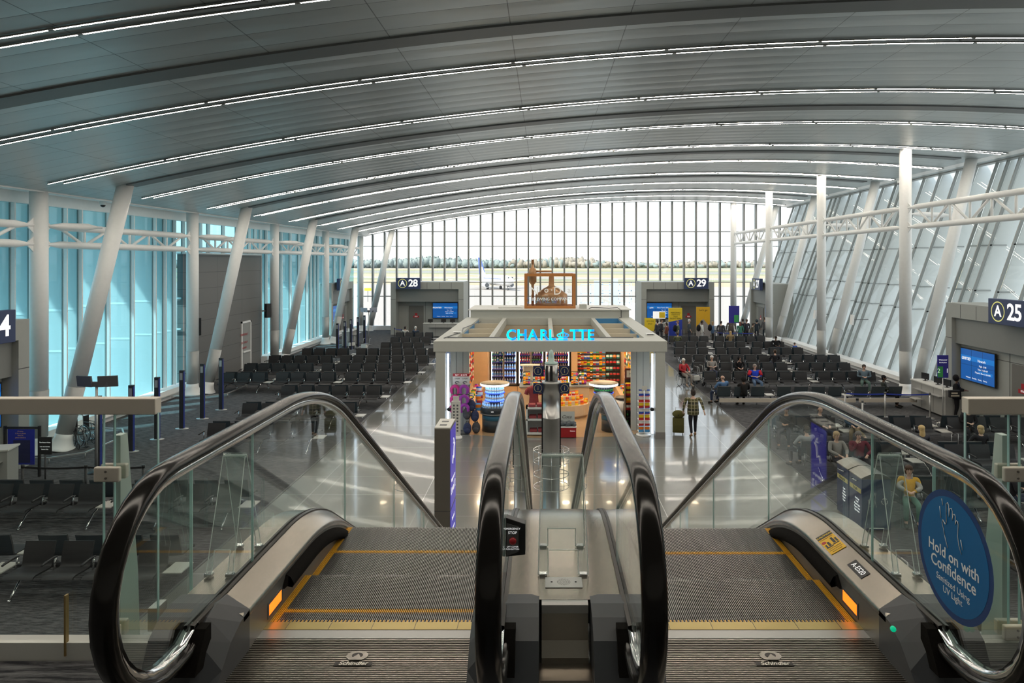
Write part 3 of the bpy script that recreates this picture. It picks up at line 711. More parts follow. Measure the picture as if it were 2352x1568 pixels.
for s_, lab in ((-1, 'left'), (1, 'right')):
    g_ = E('side_guard', 'small glass guard at the slab edge beside the %s escalator newel' % lab, 'guard'); xg_ = XE + s_ * 1.80
    O('glass_panel', MB().m(rg).bb(xg_ - .006, xg_ + .006, 3.01, 3.31, FL + .10, FL + .72), g_)
    O('panel_edge', MB().m(edgeg).bb(xg_ - .0065, xg_ + .0065, 3.305, 3.312, FL + .10, FL + .72).bb(xg_ - .0065, xg_ + .0065, 3.01, 3.31, FL + .096, FL + .102), g_)
    O('bracket', MB().m(alu).bb(xg_ - .02, xg_ + .02, 2.98, 3.06, FL + .1, FL + .2), g_)
railing(-1, -1.675, 'glass railing with satin top rail on the upper floor beside the left escalator')
railing(1, 1.822, 'glass railing with satin top rail on the upper floor beside the right escalator')
# ================================================================ SEATING
vinyl = mat('seat_vinyl', (.042, .060, .072), .27, spec=.8)
vback = mat('seat_back_shell', (.018, .018, .02), .5)
armm = mat('arm_black', (.02, .02, .022), .35)
traym = mat('table_top', (.55, .54, .50), .35, .2)
P_ = .72
def shell(prof, w_, th, m, m2=None):
    """thin curved sheet following prof in (y,z), rounded at the sides"""
    mb = MB().m(m); n = len(prof); k = 5
    front, back = [], []
    for i in range(k):
        u = -1 + 2 * i / (k - 1); x = u * w_ / 2; dip = .012 * (1 - u * u)
        for j, (y, z) in enumerate(prof):
            a = prof[max(j - 1, 0)]; b_ = prof[min(j + 1, n - 1)]; ty, tz = b_[0] - a[0], b_[1] - a[1]; L = math.hypot(ty, tz); ny, nz_ = -tz / L, ty / L
            front.append((x, y - ny * dip, z - nz_ * dip)); back.append((x, y - ny * th, z - nz_ * th))
    mb.grid(front, k, n); mb.m(m2 or m).grid(back, k, n)
    def rim(idx): 
        for a, b_ in zip(idx, idx[1:]): mb._add([front[a], front[b_], back[b_], back[a]], [(0, 1, 2, 3)], False)
    rim([0 * n + j for j in range(n)]); rim([(k - 1) * n + j for j in range(n)]); rim([i * n for i in range(k)]); rim([i * n + n - 1 for i in range(k)])
    return mb
seat_prof = [(-.60, .405), (-.585, .43), (-.54, .442), (-.40, .436), (-.26, .425), (-.16, .425), (-.12, .44)]
back_prof = [(-.135, .43), (-.10, .455), (-.085, .52), (-.075, .60), (-.045, .72), (-.01, .84), (.0, .875)]
SEAT = shell(seat_prof, .56, -.03, vinyl, vback).mesh('seat')
BACK = shell(back_prof, .56, -.035, vinyl, vback).mesh('backrest')
a_ = MB().m(armm).tube([(0, -.50, .615), (0, -.44, .63), (0, -.2, .64), (0, -.1, .63)], [.018, .024, .024, .016], 8).m(chrome).tube([(0, -.14, .63), (0, -.16, .52), (0, -.18, .40)], [.018, .02, .02], 8)
ARM = a_.mesh('armrest')
LEG = MB().m(chrome).tube([(0, -.62, .02), (0, -.55, .10), (0, -.38, .27), (0, -.15, .36), (0, .1, .38)], [.02, .022, .026, .03, .03], 8).tube([(0, -.66, .012), (0, -.60, .02)], [.03, .028], 8).mesh('leg')
TRAY = MB().m(traym).bb(-.17, .17, -.5, -.05, .475, .495).m(chrome).bb(-.03, .03, -.2, -.1, .36, .475).mesh('table')
wheel_m = mat('mark_grey', (.5, .5, .5), .5)
mk = MB().m(wheel_m); fr = [(-.045, -.045), (.045, -.045), (.045, .045), (-.045, .045)]
for a, b_ in zip(fr, fr[1:] + fr[:1]): mk.tube([(a[0], 0, a[1]), (b_[0], 0, b_[1])], .003, 4)
mk.tube([(-.01, 0, .03), (-.008, 0, 0), (.015, 0, -.002), (.024, 0, -.028)], .004, 4).tube([(.018 * math.cos(a) - .004, 0, .018 * math.sin(a) - .014) for a in [R(q) for q in range(100, 380, 35)]], .003, 4)
MARK = mk.mesh('wheelchair_mark')
def bench(x0, Y, groups, label, mark=None, double=True, group=None, near=False):
    """tandem seats; x0 is the left end, Y the line of the back tops; groups = seats between table tops"""
    b_ = E('seat_bench', label, 'bench', (0, Y, 0), group=group)
    x = x0; xs_ = []; trays = []
    for gi, k in enumerate(groups):
        for i in range(k): xs_.append(x + P_ / 2); x += P_
        if gi < len(groups) - 1: trays.append(x + .19); x += .38
    x1 = x
    for side in ((1, -1) if double else (-1,)):
        off = 0 if side > 0 else .26
        rz = 0 if side > 0 else PI
        for i, xx in enumerate(xs_):
            O('seat', SEAT, b_, loc=(xx, off, 0), rot=(0, 0, rz)); bk = O('backrest', BACK, b_, loc=(xx, off, 0), rot=(0, 0, rz))
            if mark == i and side > 0: O('wheelchair_mark', MARK, bk, loc=(.0, -.048, .79), rot=(R(-16), 0, 0))
            if near or Y < 40: O('armrest', ARM, b_, loc=(xx - P_ / 2 * 1.0, off, 0), rot=(0, 0, rz))
        for tx in trays: O('table', TRAY, b_, loc=(tx, off, 0), rot=(0, 0, rz))
        lx = x0 + .35
        while lx < x1:
            O('leg', LEG, b_, loc=(lx, off + .05 * side, 0), rot=(0, 0, rz)); lx += 1.55
    O('beam', MB().m(black).bb(x0 + .05, x1 - .05, .08, .18, .33, .39), b_)
    O('table', TRAY, b_, loc=(x1 + .2, 0, 0))
    return b_, xs_
def px2x(px, Y): return (px - CX) * Y / FPX
cnt = ['first', 'second', 'third', 'fourth', 'fifth', 'sixth', 'seventh', 'eighth', 'ninth', 'tenth', 'eleventh', 'twelfth', 'thirteenth']
LROWS = [(12.9, px2x(403, 12.9) - .72 * 8 - .38, [4, 4], 7), (16.2, -10.35 - .72 * 5, [5, 4], None), (22.3, -11.05, [5], 4), (25.4, -11.3, [6], 5), (28.9, -11.2, [6], 5),
         (32.3, -15.3, [3, 4, 4], 10), (35.1, -15.5, [5, 7], 11), (38.1, -15.45, [5, 7], 11), (41.2, -14.7, [4, 7], 10), (44.3, -10.7, [4], None), (47.3, -10.75, [4], None), (50.5, -11.1, [4], None)]
for i, (Y, x0, g, mk_) in enumerate(LROWS):
    bench(x0, Y, g, 'black seat row on the blue glass side, %s row from the railing' % cnt[i], mk_, near=Y < 30)
RROWS = [(12.9, 8.6, [4, 4], None), (16.5, 8.3, [4, 4], None), (19.7, 7.45, [4, 4], None), (23.1, 7.72, [3, 4, 4], None), (28.5, 7.2, [3, 4, 3], None), (32.5, 7.5, [7, 4], 0),
         (35.4, 7.6, [7, 4], None), (38.3, 7.6, [8, 4], None), (41.6, 7.85, [3, 4, 3], None), (44.7, 8.5, [3, 3, 3], None), (48.0, 8.7, [4, 5], None)]
for i, (Y, x0, g, mk_) in enumerate(RROWS):
    b_, xs_ = bench(x0, Y, g, 'black seat row on the leaning glass side, %s row from the escalators' % cnt[i], mk_, double=Y != 28.5, near=Y < 30)
    if Y == 28.5:
        x = x0
        for k in g:
            O('power_panel', MB().m(mat('beige_panel', (.55, .50, .42), .5)).bb(x + .06, x + k * P_ + .3, -.16, -.12, .30, .46), b_); x += k * P_ + .38
# ================================================================ GATES
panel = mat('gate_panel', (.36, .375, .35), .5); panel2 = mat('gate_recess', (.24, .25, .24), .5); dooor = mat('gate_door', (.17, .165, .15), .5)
wood = mat('dark_wood', (.10, .065, .04), .5, noise=.15, nscale=6)
seam = mat('panel_seam', (.07, .07, .07), .6)
scr = mat('screen_blue', (.01, .05, .2), .25, emit=(.006, .075, .27), es=.7); scr2 = mat('screen_blue_light', (.01, .08, .3), .25, emit=(.01, .14, .42), es=.7)
signm = mat('sign_navy', (.035, .055, .14), .45); ring = mat('sign_ring', (.75, .75, .25), .5, emit=(.9, .85, .25), es=.25); sgnw = mat('sign_white', (.9, .9, .9), .5, emit=(1, 1, 1), es=.45)
def gate_sign(num, loc, rz, label):
    s = E('gate_sign', label, 'gate sign', loc, rz)
    O('box', MB().m(signm).bb(-1.0, 1.0, -.12, .12, -.46, .46), s, bev=.01)
    mb = MB().m(ring); n_ = 40
    for a, b_ in (((.33, .37)),):
        for k in range(n_):
            t0, t1 = 2 * PI * k / n_, 2 * PI * (k + 1) / n_
            mb._add([(-.46 + a * math.cos(t0), -.122, a * math.sin(t0)), (-.46 + a * math.cos(t1), -.122, a * math.sin(t1)), (-.46 + b_ * math.cos(t1), -.122, b_ * math.sin(t1)), (-.46 + b_ * math.cos(t0), -.122, b_ * math.sin(t0))], [(0, 1, 2, 3)], False)
    O('ring', mb, s)
    text('A', (-.46, -.122, 0), .56, sgnw, FC, s, ox=.012); text(num, (.42, -.122, 0), .82, sgnw, FC, s, ox=.018, space=.92)
    O('bracket', MB().m(dgrey).bb(-.7, .7, .12, .37, .1, .16), s)
    return s
def screen(par, x, z, w_, h_, airline, city, rows, y=0, mir=False):
    f = O('display', MB().m(black).bb(x - w_ / 2 - .04, x + w_ / 2 + .04, y - .05, y, z - h_ / 2 - .04, z + h_ / 2 + .04), par)
    mb = MB().m(scr).bb(x - w_ / 2, x + w_ / 2, y - .056, y - .05, z - h_ / 2, z + h_ / 2).m(scr2).bb(x - w_ / 2, x + w_ / 2, y - .058, y - .056, z + h_ * .14, z + h_ * .30).bb(x + w_ * .05, x + w_ * .45, y - .058, y - .056, z - h_ * .22, z - h_ * .12)
    mb.m(black).bb(x - w_ / 6 - .004, x - w_ / 6 + .004, y - .059, y - .05, z - h_ / 2, z + h_ / 2).bb(x + w_ / 6 - .004, x + w_ / 6 + .004, y - .059, y - .05, z - h_ / 2, z + h_ / 2).bb(x - w_ / 2, x + w_ / 2, y - .059, y - .05, z - .004, z + .004)
    O('screen', mb, f)
    text(airline, (x - w_ * .33, y - .06, z + h_ * .19), h_ * .13, wtext, FC, f, shear=.2, ox=.004); text(city, (x + w_ * .14, y - .06, z + h_ * .19), h_ * .12, wtext, FC, f)
    for i, r_ in enumerate(rows): text(r_, (x + w_ * .17, y - .06, z + h_ * (.03 - .11 * i)), h_ * .075, wtext, FC, f)
    text('Welcome     Boarding     Seating     Priority', (x - w_ * .02, y - .06, z - h_ * .40), h_ * .06, wtext, FC, f)
def portal(loc, rz, num, label, w_=6.1, depth=3.4, flip=False, airline='', city='', rows=(), sign_x=-1.9, zt=4.42, closed=True, fw=.42, rec=1.3):
    """gate portal; local x across, -y toward the hall"""
    g = E('gate_portal', label, 'gate', loc, rz)
    s = -1 if flip else 1
    h = w_ / 2
    mb = MB().m(panel).bb(-h, -h + fw, -.0, depth, 0, zt - .6).bb(h - fw, h, -.0, depth, 0, zt - .6).bb(-h, h, -.0, depth, zt - .6, zt)
    mb.m(seam)
    for i in range(1, 6): x = -h + i * w_ / 6; mb.bb(x - .012, x + .012, -.004, .0, zt - .58, zt - .05)
    for x in (-h, h - fw): mb.bb(x, x + fw, -.004, 0, 2.95, 2.975)
    O('frame', mb, g)
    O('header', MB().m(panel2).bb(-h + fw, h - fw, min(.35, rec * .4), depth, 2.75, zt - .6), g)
    O('wall', MB().m(panel).bb(-h + fw, h - fw, rec, depth, 0, 2.75).m(seam).bb(s * -.35 - .01, s * -.35 + .01, rec - .01, rec, 0, 2.75).bb(-h + fw, h - fw, rec - .01, rec, 2.38, 2.40), g)
    dx = s * -1.15
    d = O('door', MB().m(dooor).bb(dx - .62, dx + .62, rec - .06, rec + .01, 0, 2.35), g)
    O('notice', MB().m(red).bb(dx - .25, dx + .25, rec - .07, rec - .06, 1.35, 1.5).bb(dx - .1, dx + .1, rec - .07, rec - .06, 1.53, 1.72), d)
    text('STOP', (dx, rec - .072, 1.43), .1, wtext, FC, d)
    sx_ = s * 1.35
    screen(g, sx_, 1.95, 2.1, 1.25, airline, city, rows, rec - .1)
    gate_sign(num, (Matrix.Rotation(rz, 4, 'Z') @ Vector((sign_x, -.36, zt - .1))) + Vector(loc), rz, 'navy gate sign reading A%s, %s' % (num, {'28': 'on the end wall portal left of the kiosk', '29': 'on the end wall portal right of the kiosk', '27': 'partly hidden by a white column at the leaning glass', '26': 'at the far end of the blue glass', '25': 'above the podium at the right edge', '24': 'cut off by the left edge'}[num]))
    # desk
    return g
def desk(loc, rz, label, w_=2.6, mon=3):
    d = E('gate_podium', label, 'podium', loc, rz)
    O('body', MB().m(mat('podium_panel', (.33, .33, .31), .5)).bb(-w_ / 2, w_ / 2, 0, .6, .08, 1.1).m(seam).bb(-w_ / 6 - .006, -w_ / 6 + .006, -.003, 0, .1, 1.08).bb(w_ / 6 - .006, w_ / 6 + .006, -.003, 0, .1, 1.08), d)
    O('toe_kick', MB().m(black).bb(-w_ / 2 + .03, w_ / 2 - .03, .03, .57, 0, .08), d)
    O('counter_top', MB().m(offw).bb(-w_ / 2 - .03, w_ / 2 + .03, -.03, .63, 1.1, 1.14), d)
    O('shelf', MB().m(alu).bb(-w_ / 2 + .5, w_ / 2 - .1, -.22, .0, .82, .85), d)
    for x in (-w_ * .32, w_ * .05, w_ * .3)[:mon]:
        m = E('monitor', 'black monitor on ' + label, 'monitor', (0, 0, 0), group='monitors on ' + label)
        m.location = (Matrix.Rotation(rz, 4, 'Z') @ Vector((x, .35, 1.141))) + Vector(loc); m.rotation_euler = (0, 0, rz + .2)
        O('panel', MB().m(black).bb(-.2, .2, -.02, .02, .06, .32), m); O('foot', MB().m(black).bb(-.08, .08, -.06, .06, 0, .015).bb(-.02, .02, -.02, .02, .0, .1), m)
    return d
portal((px2x(980, 57), 57.2, 0), 0, '28', 'grey gate portal A28 in front of the end glass wall', airline='FRONTIER', city='Philadelphia', rows=('Flight  2601', 'Departs  12:30 PM', 'Status  On Time'), sign_x=-1.5)
portal((px2x(1558, 57), 57.2, 0), 0, '29', 'grey gate portal A29 in front of the end glass wall', flip=True, airline='spirit', city='New York LGA', rows=('Flight  992', 'Departs  1:05 PM', 'Status  On Time'), sign_x=1.45)
portal((-16.6, 56.2, 0), PI / 2, '26', 'grey gate portal A26 on the blue glass side', flip=True, depth=.9, airline='', city='', sign_x=-1.5, rec=.4)
portal((17.4, 54.9, 0), -PI / 2, '27', 'grey gate portal A27 on the leaning glass side', depth=1.5, sign_x=.2, rec=.4)
portal((16.98, 25.85, 0), -PI / 2, '25', 'grey gate portal A25 behind the podium at the right', w_=6.1, depth=1.6, rec=.4, flip=True, airline='UNITED', city='Newark', rows=('Flight  2190', 'Time  11:25 AM', 'Departs  Now 11:54 AM'), sign_x=1.45)
portal((-15.55, 17.55, 0), PI / 2, '24', 'grey gate portal A24 at the left edge of the hall', depth=1.6, rec=.5, airline='', city='', sign_x=.9)
desk((px2x(1015, 55.6), 55.2, 0), 0, 'grey podium under the screen of gate A28', 2.9)
desk((px2x(1520, 55.6), 55.4, 0), 0, 'grey podium under the screen of gate A29', 2.6)
desk((15.65, 27.9, 0), -PI / 2 + .0, 'grey podium at gate A25', 2.5)
desk((-13.9, 50.0, 0), PI / 2, 'grey podium at gate A26', 2.4)
desk((px2x(-30, 17.9) - .42, 18.0, 0), .25, 'pale podium at gate A24', 1.5, 0)
# ---- boarding line pylons
def pylon(x, y, z, label, grp):
    p = E('boarding_pylon', label, 'pylon', (x, y, 0), group=grp)
    O('post', MB().m(mat('pylon_dark', (.05, .052, .058), .35, .5)).bb(-.075, .075, -.06, .06, .02, z), p, bev=.006)
    O('stripe', MB().m(mat('pylon_blue', (.02, .04, .26), .4)).bb(.0752, .078, -.05, .05, .02, z - .05).bb(-.078, -.0752, -.05, .05, .02, z - .05), p)
    O('base', MB().m(alu).lathe([(.24, 0), (.24, .012), (.1, .02)], seg=20, sy=.6), p)
    O('plate', MB().m(alu).bb(-.05, .05, -.064, -.0605, z - .35, z - .1), p)
for i, (px, Y) in enumerate(((226, 20.3), (302, 22.1), (361, 23.6), (418, 25.1), (465, 26.7), (508, 28.3))):
    pylon(px2x(px, Y), Y, 2.15, 'tall dark boarding line pylon at gate A24, %s from the railing' % cnt[i], 'boarding line pylons of gate A24')
for i, (px, Y) in enumerate(((775, 44.1), (792, 45.8), (806, 47.4), (822, 49.0), (837, 50.6))):
    pylon(px2x(px, Y), Y, 2.15, 'tall dark boarding line pylon at gate A26, %s beyond the seats' % cnt[i], 'boarding line pylons of gate A26')
def board_sign(x, y, h, label, m):
    d = E('monitor_stand', label, 'monitor stand', (x, y, 0))
    O('pole', MB().m(alu).cyl((0, 0, .02), (0, 0, h), .035), d); O('base', MB().m(black).lathe([(.25, 0), (.25, .02), (.05, .04)]), d)
    O('cross_arm', MB().m(dgrey).bb(-.3, .35, -.05, .05, h - .02, h + .12), d)
    for s in (-1, 1): O('screen', MB().m(m).box((s * .34, -.02, h + .14), (.52, .05, .32), (R(8), 0, s * .25)), d)
board_sign(px2x(222, 19.9), 19.9, 2.52, 'two small dark screens on a pole above the left railing', dgrey)
board_sign(px2x(847, 50.0), 50.0, 2.45, 'two small pale screens on a pole near gate A26', mat('pale_screen', (.4, .42, .5), .4))
# ---- stanchions and belts
def stanchion(x, y, label, h=1.0, m=alu):
    s = E('stanchion', label, 'stanchion', (x, y, 0)); O('post', MB().m(m).cyl((0, 0, .03), (0, 0, h - .08), .032, seg=12), s)
    O('head', MB().m(m if m is black else dgrey).cyl((0, 0, h - .08), (0, 0, h), .04, seg=12), s); O('base', MB().m(m).lathe([(.17, 0), (.17, .012), (.04, .035)], seg=18), s)
def belt(a, b_, label, m=blue, z=.93, sag=.03):
    n_ = 8; mb = MB().m(m); a, b_ = Vector((*a, z)), Vector((*b_, z)); d = (b_ - a).normalized(); a = a + d * .045; b_ = b_ - d * .045; pts = [a.lerp(b_, i / n_) - Vector((0, 0, sag * 4 * (i / n_) * (1 - i / n_))) for i in range(n_ + 1)]
    for p, q in zip(pts, pts[1:]): mb.bar(p, q, .004, .05)
    O('queue_belt', mb, label=label, cat='belt')
SP = [(1941, 27.0), (2033, 26.9), (2136, 26.8)]
pts = [(px2x(p, Y), Y) for p, Y in SP]
for i, p in enumerate(pts): stanchion(*p, label='silver stanchion holding the blue belt behind the power panel seats, %s from the aisle' % cnt[i])
stanchion(px2x(1981, 25.3), 25.3, label='silver stanchion standing alone between seat rows near gate A25')
belt(pts[0], pts[1], 'blue queue belt between the stanchions nearer the aisle at gate A25'); belt(pts[1], pts[2], 'blue queue belt ending at the podium of gate A25')
LP = [(px2x(52, 17.3), 17.3), (px2x(197, 17.3), 17.3), (px2x(329, 17.3), 17.3)]
for i, p in enumerate(LP): stanchion(*p, label='black stanchion behind the near seats at gate A24, %s from the podium' % cnt[i], m=black)
belt(LP[0], LP[1], 'black queue belt beside the pale podium of gate A24', black); belt(LP[1], LP[2], 'black queue belt ending near the glass railing', black)
QP = [(px2x(1736, 49.6), 49.6), (px2x(1646, 50), 50.0), (px2x(1694, 50), 50.0)]
for i, p in enumerate(((1646, 50), (1662, 49.8), (1694, 49.7), (1731, 49.6))): stanchion(px2x(p[0], p[1]), p[1], label='white topped stanchion along the boarding queue, %s from the kiosk' % cnt[i])
belt((px2x(1646, 50), 50), (px2x(1694, 49.7), 49.7), 'blue queue belt in front of the boarding queue, kiosk end'); belt((px2x(1694, 49.7), 49.7), (px2x(1731, 49.6), 49.6), 'blue queue belt in front of the boarding queue, glass wall end')
stanchion(px2x(923, 52), 52, 'dark stanchion before the door of gate A28', m=black); stanchion(px2x(906, 53), 53, 'dark stanchion left of the door of gate A28', m=black)
belt((px2x(906, 53), 53), (px2x(923, 52), 52), 'blue queue belt before gate A28')
# signs on poles
def pole_sign(x, y, w_, z0, z1, label, m, texts=(), rz=0, pole=.02, pm=alu, extra=None):
    s = E('pole_sign', label, 'sign', (x, y, 0), rz)
    O('pole', MB().m(pm).cyl((0, 0, .02), (0, 0, z0), pole, seg=10), s); O('base', MB().m(pm).lathe([(.18, 0), (.18, .015), (.03, .03)], seg=18), s)
    b_ = O('board', MB().m(m).bb(-w_ / 2, w_ / 2, -.015, .015, z0, z1), s, bev=.004)
    if extra: O('colour_panel', MB().m(extra[4]).bb(extra[0], extra[1], -.018, -.0155, extra[2], extra[3]), b_)
    for t_, z, q, m_ in texts: text(t_, (0, -.017, z), q, m_, FC, b_, ext=.001)
    return s
green = mat('green', (.05, .35, .10), .5); purp = mat('sign_violet_blue', (.035, .03, .30), .45)
s = pole_sign(px2x(2155, 26.3), 26.0, .42, 1.72, 2.58, 'violet and green boarding group sign on a pole at gate A25', purp, [('Welcome!', 2.40, .075, wtext), ('Boarding here', 2.30, .05, wtext), ('2   1', 1.98, .24, wtext)], extra=(-.2, 0, 1.74, 2.15, green))
pole_sign(px2x(1686, 51.5), 51.5, .8, 1.5, 2.8, 'violet boarding sign with green corner beside the far column', purp, extra=(.0, .35, 1.55, 2.1, green))
pole_sign(px2x(104, 18.0), 18.0, .34, 1.06, 1.52, 'small black and white board gate notice on a black post', black, [('The Board Gate', 1.38, .045, wtext), ('Is for the Current', 1.27, .036, wtext), ('Service Only', 1.20, .036, wtext)], pm=black, extra=None)
bb = E('poster_stand', 'large blue carry-on poster hanging between black posts at gate A24', 'poster', (px2x(52, 19.5), 19.5, 0))
O('poster', MB().m(mat('poster_blue', (.015, .03, .40), .5)).bb(-.42, .34, -.01, .01, .35, 1.36).m(mat('poster_navy', (.02, .025, .10), .5)).bb(-.26, .22, -.012, -.01, .40, 1.05), bb)
for x in (-.5, .48): O('post', MB().m(black).bb(x - .03, x + .03, -.03, .03, 0, 1.45), bb)
O('rail', MB().m(black).bb(-.5, .5, -.02, .02, 1.37, 1.43), bb)
for i, q in enumerate(("It's time.", 'It fits or please', 'check it.', 'please check it.')): text(q, (-.05, -.013, 1.30 - i * .06), .05, mat('peach', (.8, .5, .35), .5), FC, bb)
# yellow airline signs at A29
pole_sign(px2x(1493, 53), 53, .85, .75, 1.75, 'low yellow airline sign nearest the kiosk roof at gate A29', yellow, [('GO ON', 1.5, .16, black), ('BAGS', 1.3, .14, black)])
pole_sign(px2x(1514, 52.5), 52.5, .95, 1.75, 2.3, 'white and yellow two part notice on a pole at gate A29', wtext, extra=(0, .44, 1.8, 2.25, yellow))
t_ = E('bag_sizer', 'tall yellow and blue bag sizer tower at gate A29', 'bag sizer', (px2x(1551, 52), 52.0, 0))
O('tower', MB().m(yellow).prism([(-.5, 1.55), (.5, 1.75), (.5, 2.6), (-.5, 2.6)], 1, -.15, .15).m(blue).prism([(-.5, 0), (.5, 0), (.5, 1.75), (-.5, 1.55)], 1, -.15, .15), t_)
for i, q in enumerate(('PERSONAL', 'ITEM FITS', 'FREE', 'RIGHT HERE')): text(q, (0, -.155, 2.25 - i * .15), .15, black, FC, t_)
b_ = E('banner', 'yellow roll-up banner beside the door of gate A29', 'banner', (px2x(1619, 54), 54.6, 0))
O('sheet', MB().m(mat('banner_yellow', (.80, .45, .02), .5)).bb(-.55, .55, -.01, .01, 1.1, 2.5).m(mat('banner_grey', (.35, .33, .32), .5)).prism([(-.55, .1), (.55, .1), (.55, .9), (0, 1.55), (-.55, .9)], 1, -.012, -.01).m(mat('banner_yellow')).bb(-.55, .55, -.009, .01, .1, 1.1), b_); O('base', MB().m(alu).bb(-.58, .58, -.12, .12, 0, .1), b_)
text("Let's go", (0, -.012, 2.25), .22, black, FC, b_)
# speakers and cameras on walls
for i, (p, r_, lab) in enumerate((((XG + .45, 32.9, 3.0), .9, 'black loudspeaker low on the grey wall beside the white column'), ((XG + .6, 40.9, 3.2), .9, 'black loudspeaker at the far corner of the grey wall'))):
    s = E('loudspeaker', lab, 'speaker', p, r_); O('box', MB().m(black).bb(-.14, .14, -.14, .14, -.42, .42), s, bev=.01); O('bracket', MB().m(dgrey).bb(-.35, -.14, -.03, .03, -.04, .04), s)
for i, (px, py, Y) in enumerate(((1872, 722, 43.5), (1957, 734, 37.5))):
    p = at(px, py, Y); s = E('loudspeaker', 'slim white loudspeaker on the leaning glass wall, %s' % ['farther one', 'nearer one'][i], 'speaker', p, .2)
    O('box', MB().m(white).box((0, 0, 0), (.12, .2, .55), (0, R(8), 0)), s); O('bracket', MB().m(dgrey).bb(.08, 1.0, -.02, .02, -.02, .02), s)
for i, (x, y) in enumerate(((-16.5, 25.5), (21.3, 41.0))):
    s = E('dome_camera', 'small white dome camera on the ceiling soffit above the %s glass' % ['blue', 'leaning'][i], 'camera', (x, y, 8.40 if i == 0 else 10.98))
    O('body', MB().m(white).lathe([(.11, 0), (.11, -.12), (.09, -.15)][::-1], seg=16), s); O('dome', MB().m(black).ball((0, 0, -.15), .085), s)
# low protective rails round the column feet on the left
for i, y in enumerate((22.0, 31.6)):
    g = E('foot_rail', 'low steel rail around the column foot, %s column beyond gate A24' % ['first', 'second', 'fourth'][i], 'rail', (-16.0, y, 0))
    pts = [(-.6, -1.2, .16), (.9, -1.2, .16), (1.6, -.6, .16), (1.6, 1.4, .16), (.9, 2.4, .16), (-.6, 2.6, .16)]
    mb = MB().m(alu)
    for a, b2 in zip(pts, pts[1:]): mb.bar(a, b2, .05, .04)
    O('bar', mb, g)
    for q in pts: O('foot', MB().m(alu).cyl((q[0], q[1], 0), (q[0], q[1], .15), .02, seg=8), g)
# ================================================================ KIOSK
kp = mat('kiosk_paint', (.47, .48, .44), .5); cream = mat('kiosk_cream', (.60, .54, .42), .6); kwood = mat('light_wood', (.60, .42, .25), .45, noise=.1, nscale=5)
kfl = mat('kiosk_floor', (.45, .31, .18), .22, noise=.12, nscale=3, coat=.2)
kl = mat('kiosk_lamp', (1, .8, .6), .5, emit=(1, .78, .52), es=65)
KX0, KX1, KY0, KY1 = -3.85, 4.24, 23.6, 33.8
K = E('shop_kiosk', 'pale open-roofed shop kiosk standing in the middle of the aisle', 'kiosk')
O('front_beam', MB().m(kp).bb(KX0, KX1, KY0, KY0 + .35, 3.02, 3.39), K, bev=.01)
for x0, x1 in ((-3.78, -3.45), (3.84, 4.17)):
    for y in (KY0 + .02, 28.6, 33.3):
        q = O('post', MB().m(kp).bb(x0, x1, y, y + .33, 0, 3.02), K, bev=.008); O('post_foot', MB().m(mat('post_foot', (.22, .21, .2), .5)).bb(x0 - .006, x1 + .006, y - .006, y + .336, 0, .24), q)
mb = MB().m(kp).bb(KX0, KX1, KY0 + .35, 24.7, 3.05, 3.385).bb(KX0, -3.2, 24.7, KY1, 3.05, 3.385).bb(3.6, KX1, 24.7, KY1, 3.05, 3.385).bb(-3.2, 3.6, 33.3, KY1, 3.05, 3.385)
O('roof_frame', mb, K)
for x in (-1.95, .25, 2.35): O('roof_joist', MB().m(kp).bb(x - .09, x + .09, 24.7, 33.3, 3.0, 3.38), K)
for y in (26.6, 28.6, 31.0):
    for x0, x1 in ((-3.2, -2.04), (2.44, 3.6)): O('roof_joist', MB().m(cream).bb(x0, x1, y - .04, y + .04, 2.9, 3.33), K)
mb = MB().m(cream).bb(-3.3, 3.7, 24.6, 33.4, 2.90, 2.94)
O('ceiling_board', mb, K)
mb = MB().m(mat('slat_tan', (.42, .36, .27), .6))  # slats in a darker tan than the ceiling board
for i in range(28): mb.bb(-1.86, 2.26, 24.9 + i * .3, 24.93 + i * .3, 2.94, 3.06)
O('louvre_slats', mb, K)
bl = mat('kiosk_blue', (.05, .22, .45), .5)
O('blue_lining', MB().m(bl).bb(-3.2, -3.18, 27.0, 33, 2.95, 3.3), K)
O('blue_lining', MB().m(bl).bb(3.58, 3.6, 26.0, 33.2, 2.95, 3.3).bb(2.44, 3.58, 33.26, 33.3, 2.95, 3.36), K)
O('upper_box', MB().m(kp).bb(-3.65, 4.16, 33.6, 36.6, 3.0, 3.75).m(offw).bb(-3.75, 4.26, 33.5, 36.7, 3.75, 3.79), K)
O('side_wall', MB().m(kwood).bb(-3.42, -3.3, 24.95, 33.3, 0, 2.9), K); O('side_wall', MB().m(kwood).bb(3.7, 3.82, 24.95, 33.3, 0, 2.9), K)
O('back_wall', MB().m(kwood).bb(-3.4, 3.8, 33.2, 33.3, 0, 2.9), K)
for x0, x1 in ((-3.42, -2.75), (3.14, 3.82)):
    O('front_panel', MB().m(kp).bb(x0, x1, 24.85, 24.95, 0, 2.95).m(seam).bb(x0 + .2, x0 + .212, 24.846, 24.85, 0, 2.95).bb(x0 + .44, x0 + .452, 24.846, 24.85, 0, 2.95), K)
O('end_panel', MB().m(kwood).bb(-3.3, -2.62, 31.5, 33.2, 0, 2.9), K); O('end_panel', MB().m(kwood).bb(1.26, 1.55, 32.2, 33.2, 0, 2.9), K)
O('shop_floor', MB().m(kfl).prism([(-3.45, 33.3)] + [(-3.45 + 7.3 * i / 24, 24.9 - 1.1 * math.sin(PI * i / 24) ** .5 + .0) for i in range(25)] + [(3.85, 33.3)], 2, 0, .008), K)
for x in (-2.4, -.8, .8, 2.4, 3.2):
    for y in (25.6, 28, 30.3, 32.2): O('downlight', MB().m(kl).lathe([(0, 0), (.13, 0), (.13, .02), (0, .02)], seg=16), K, loc=(x, y, 2.872))
